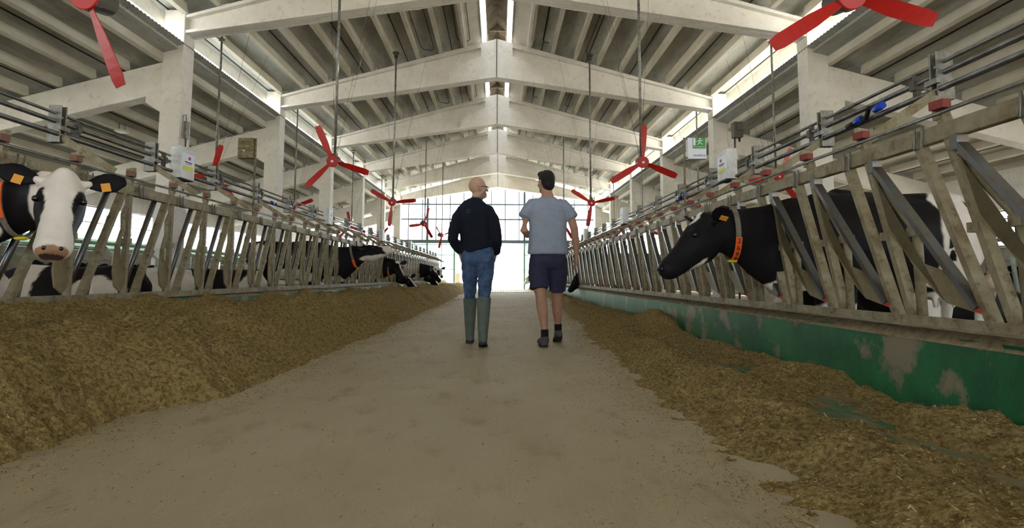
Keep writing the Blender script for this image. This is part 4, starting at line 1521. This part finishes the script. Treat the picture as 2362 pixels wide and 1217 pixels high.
for k, x in ((-1, -.08), (1, .088)):                     # back pockets and belt
    MB().prism([(x - .055, .98), (x + .055, .98), (x + .055, .9), (x, .87), (x - .055, .9)], 'xz', -.139, -.131).build('back_pocket', M['denim'], jn, .003)
for k, pts, sole in ((-1, [(-.09, .172, .49, .078, .078), (-.09, .185, .38, .07, .074), (-.09, .195, .24, .062, .066), (-.09, .2, .13, .052, .058), (-.09, .2, .06, .05, .06)],
                      [(-.09, .17, .045, .045, .045), (-.09, .26, .045, .048, .042), (-.092, .36, .04, .042, .035)]),
                     (1, [(.07, -.085, .5, .079, .079), (.068, -.115, .38, .071, .074), (.066, -.165, .24, .062, .066), (.066, -.2, .14, .052, .058), (.066, -.205, .08, .05, .058)],
                      [(.066, -.235, .07, .045, .045), (.066, -.13, .05, .048, .042), (.068, -.04, .036, .042, .032)])):
    bt_ = Blob()
    bt_.loft(pts, (1, 0, 0), 16, .1)
    bt_.loft(sole, (1, 0, 0), 14, .8)
    b_ = bt_.fuse('rubber_boot', .009, M['rubber'], m1, 3)
    z0 = .0 if k < 0 else .005
    q = sole
    ang = 0 if k < 0 else math.atan2(.034, .195)
    MB().prism([(-.03, -.075), (.03, -.075), (.043, -.05), (.048, .1), (.044, .2), (.0, .245), (-.044, .2), (-.048, .1), (-.043, -.05)], 'xy', -.012, .014).build('sole', M['sole'], b_, .006).matrix_local = \
        Matrix.Translation((q[0][0], q[0][1] + .01, .014 if k < 0 else .03)) @ Matrix.Rotation(-ang, 4, 'X')

# --- man in grey-blue T-shirt and shorts ----------------------------------------
m2 = thing('person', (.532, 6.37, 0), 'person in pale blue T-shirt, dark shorts and grey trainers walking away, black hair', 'person')
B = Blob()
hc2 = (-.02, 0, 1.765)
P, hm = head_blob(B, hc2, R(-28))
neck_blob(B, (-.015, -.01, 1.72), (.0, -.01, 1.56), .062)
B.loft([(0, 0, 1.56, .14, .08), (0, 0, 1.45, .18, .1), (0, 0, 1.2, .155, .1), (0, 0, 1.0, .15, .1), (0, 0, .92, .15, .1)], (1, 0, 0))
B.loft([(-.17, 0, 1.51, .05, .055), (-.245, -.03, 1.36, .046, .05), (-.262, -.05, 1.23, .042, .046), (-.215, .07, 1.19, .04, .042), (-.14, .2, 1.22, .03, .032), (-.12, .24, 1.23, .026, .024)], (0, 0, 1), 12)
hand(B, (-.11, .25, 1.235), (.6, .75, .15), (.7, -.6, 0), (0, .1, 1))
B.loft([(.17, 0, 1.51, .05, .058), (.25, -.02, 1.38, .049, .054), (.285, -.04, 1.25, .044, .048), (.295, -.02, 1.17, .041, .045), (.308, .0, 1.08, .036, .04), (.315, .02, .99, .027, .03), (.316, .025, .97, .025, .028)], (1, 0, 0), 14)
hand(B, (.316, .027, .965), (-.07, .1, -1), (-1, .1, 0), (-.25, 1, .0), curl=.35)
B.loft([(-.085, 0, .9, .085, .095), (-.09, -.02, .72, .078, .085), (-.085, -.04, .58, .066, .072), (-.078, -.06, .52, .058, .064), (-.07, -.085, .42, .062, .066), (-.06, -.12, .33, .054, .058),
        (-.05, -.15, .2, .036, .04), (-.045, -.16, .1, .034, .038), (-.045, -.1, .04, .035, .03)], (1, 0, 0), 14)
B.loft([(.1, 0, .9, .085, .095), (.105, .06, .72, .078, .085), (.11, .12, .58, .066, .072), (.112, .14, .52, .058, .064), (.115, .15, .42, .062, .066), (.118, .16, .34, .054, .058),
        (.125, .18, .22, .036, .04), (.13, .19, .13, .034, .038), (.13, .26, .07, .035, .03)], (1, 0, 0), 14)


def tint2(p):
    q = p - V(hc2)
    f = V((math.sin(R(-28)), math.cos(R(-28)), 0))
    if q.z > -.16 and q.dot(f) > .02 and q.z < -.05 and q.dot(f) - q.z > .1:
        return srgb(92, 66, 54)[:3]
    if p.z < .9:
        n_ = noise.noise(p * 30)
        return tuple(V(SKD) * (.92 + .1 * n_))
    return SKD


B.fuse('body', .007, M['skin'], m2, 2, tint2)
for k in (-1, 1):
    MB().ball(P(k * .03, .078, -.003), .011).build('eye', M['label_white'], m2)
Hh = Blob()
Hh.ball(P(0, -.02, .035), (.087, .106, .1), hm)
Hh.ball(P(0, -.055, -.02), (.076, .062, .085), hm)
Hh.ball(P(0, .045, .09), (.072, .06, .042), hm)
Hh.ball(P(-.01, .07, .09), (.05, .035, .03), hm)


def keep_hair(co):
    q = co - V(hc2)
    f = V((math.sin(R(-28)), math.cos(R(-28)), 0))
    s = V((math.cos(R(-28)), -math.sin(R(-28)), 0))
    y, x, z = q.dot(f), q.dot(s), q.z
    return True


Hh.fuse('hair', .007, M['hair'], m2, 2)
S_ = Blob()
S_.loft([(-.0, -.01, 1.585, .082, .075), (.0, -.01, 1.565, .13, .092), (0, -.01, 1.52, .205, .112), (0, -.005, 1.42, .216, .128), (0, 0, 1.3, .2, .128), (0, 0, 1.17, .195, .13), (0, 0, 1.05, .21, .15),
         (0, 0, .98, .218, .158)], (1, 0, 0), 24, .05)
S_.loft([(-.10, 0, 1.535, .05, .085), (-.165, 0, 1.515, .07, .088), (-.215, -.01, 1.45, .066, .08), (-.25, -.02, 1.375, .068, .078)], (1, 0, -.3), 16, .1)
S_.loft([(.10, 0, 1.535, .05, .085), (.165, 0, 1.515, .07, .088), (.222, -.01, 1.45, .066, .08), (.268, -.02, 1.37, .07, .078)], (1, 0, .3), 16, .1)
ts = S_.fuse('t_shirt', .01, M['tee'], m2, 3)
folds(ts, .014, .13)
folds(ts, .02, .3)
S_ = Blob()
S_.loft([(0, 0, 1.06, .175, .115), (0, -.005, .98, .192, .13), (.0, -.01, .9, .198, .138), (.0, 0, .84, .19, .12)], (1, 0, 0), 22, .1)
S_.loft([(-.09, -.005, .92, .112, .13), (-.098, -.015, .78, .108, .118), (-.096, -.03, .66, .1, .108), (-.094, -.04, .605, .1, .105)], (1, 0, 0), 18, .05)
S_.loft([(.1, .0, .92, .11, .13), (.108, .035, .78, .104, .115), (.115, .07, .66, .092, .1), (.118, .09, .585, .088, .096)], (1, 0, 0), 18, .05)
S_.ball((-.085, -.078, .91), (.09, .06, .09))
S_.ball((.09, -.078, .91), (.09, .06, .09))
folds(S_.fuse('shorts', .01, M['shorts'], m2, 3), .02, .11)
for k, ax, ay, az in ((-1, -.047, -.157, .0), (1, .128, .185, .035)):
    c_ = Blob()
    c_.loft([(ax, ay, az + .18, .042, .046), (ax, ay, az + .1, .04, .046), (ax, ay + .02, az + .06, .038, .05)], (1, 0, 0), 14, .1)
    c_.fuse('sock', .008, M['sock'], m2, 2)
    c_ = Blob()
    if k < 0:
        c_.loft([(ax - .01, ay - .05, .05, .045, .045), (ax - .012, ay + .02, .055, .05, .05), (ax - .02, ay + .12, .045, .052, .04), (ax - .03, ay + .2, .036, .04, .03)], (1, 0, 0), 16, .6)
    else:
        c_.loft([(ax, ay - .05, .105, .044, .045), (ax + .005, ay + .02, .09, .048, .05), (ax + .01, ay + .11, .05, .05, .04), (ax + .012, ay + .19, .036, .04, .03)], (1, 0, 0), 16, .6)
    c_.loft([(ax, ay - .02, az + .05, .045, .05), (ax, ay - .01, az + .095, .046, .05)], (1, 0, 0), 14, .2)
    sh = c_.fuse('trainer', .008, M['shoe'], m2, 2)
    ang = 0 if k < 0 else math.atan2(.065, .2)
    MB().prism([(-.028, -.1), (.028, -.1), (.043, -.075), (.05, .05), (.044, .16), (.0, .2), (-.044, .16), (-.05, .05), (-.043, -.075)], 'xy', -.012, .012).build('sole', M['sole'], sh, .006).matrix_local = \
        Matrix.Translation((ax - (.012 if k < 0 else 0), ay + .02, .014 if k < 0 else .055)) @ Matrix.Rotation(-ang, 4, 'X')
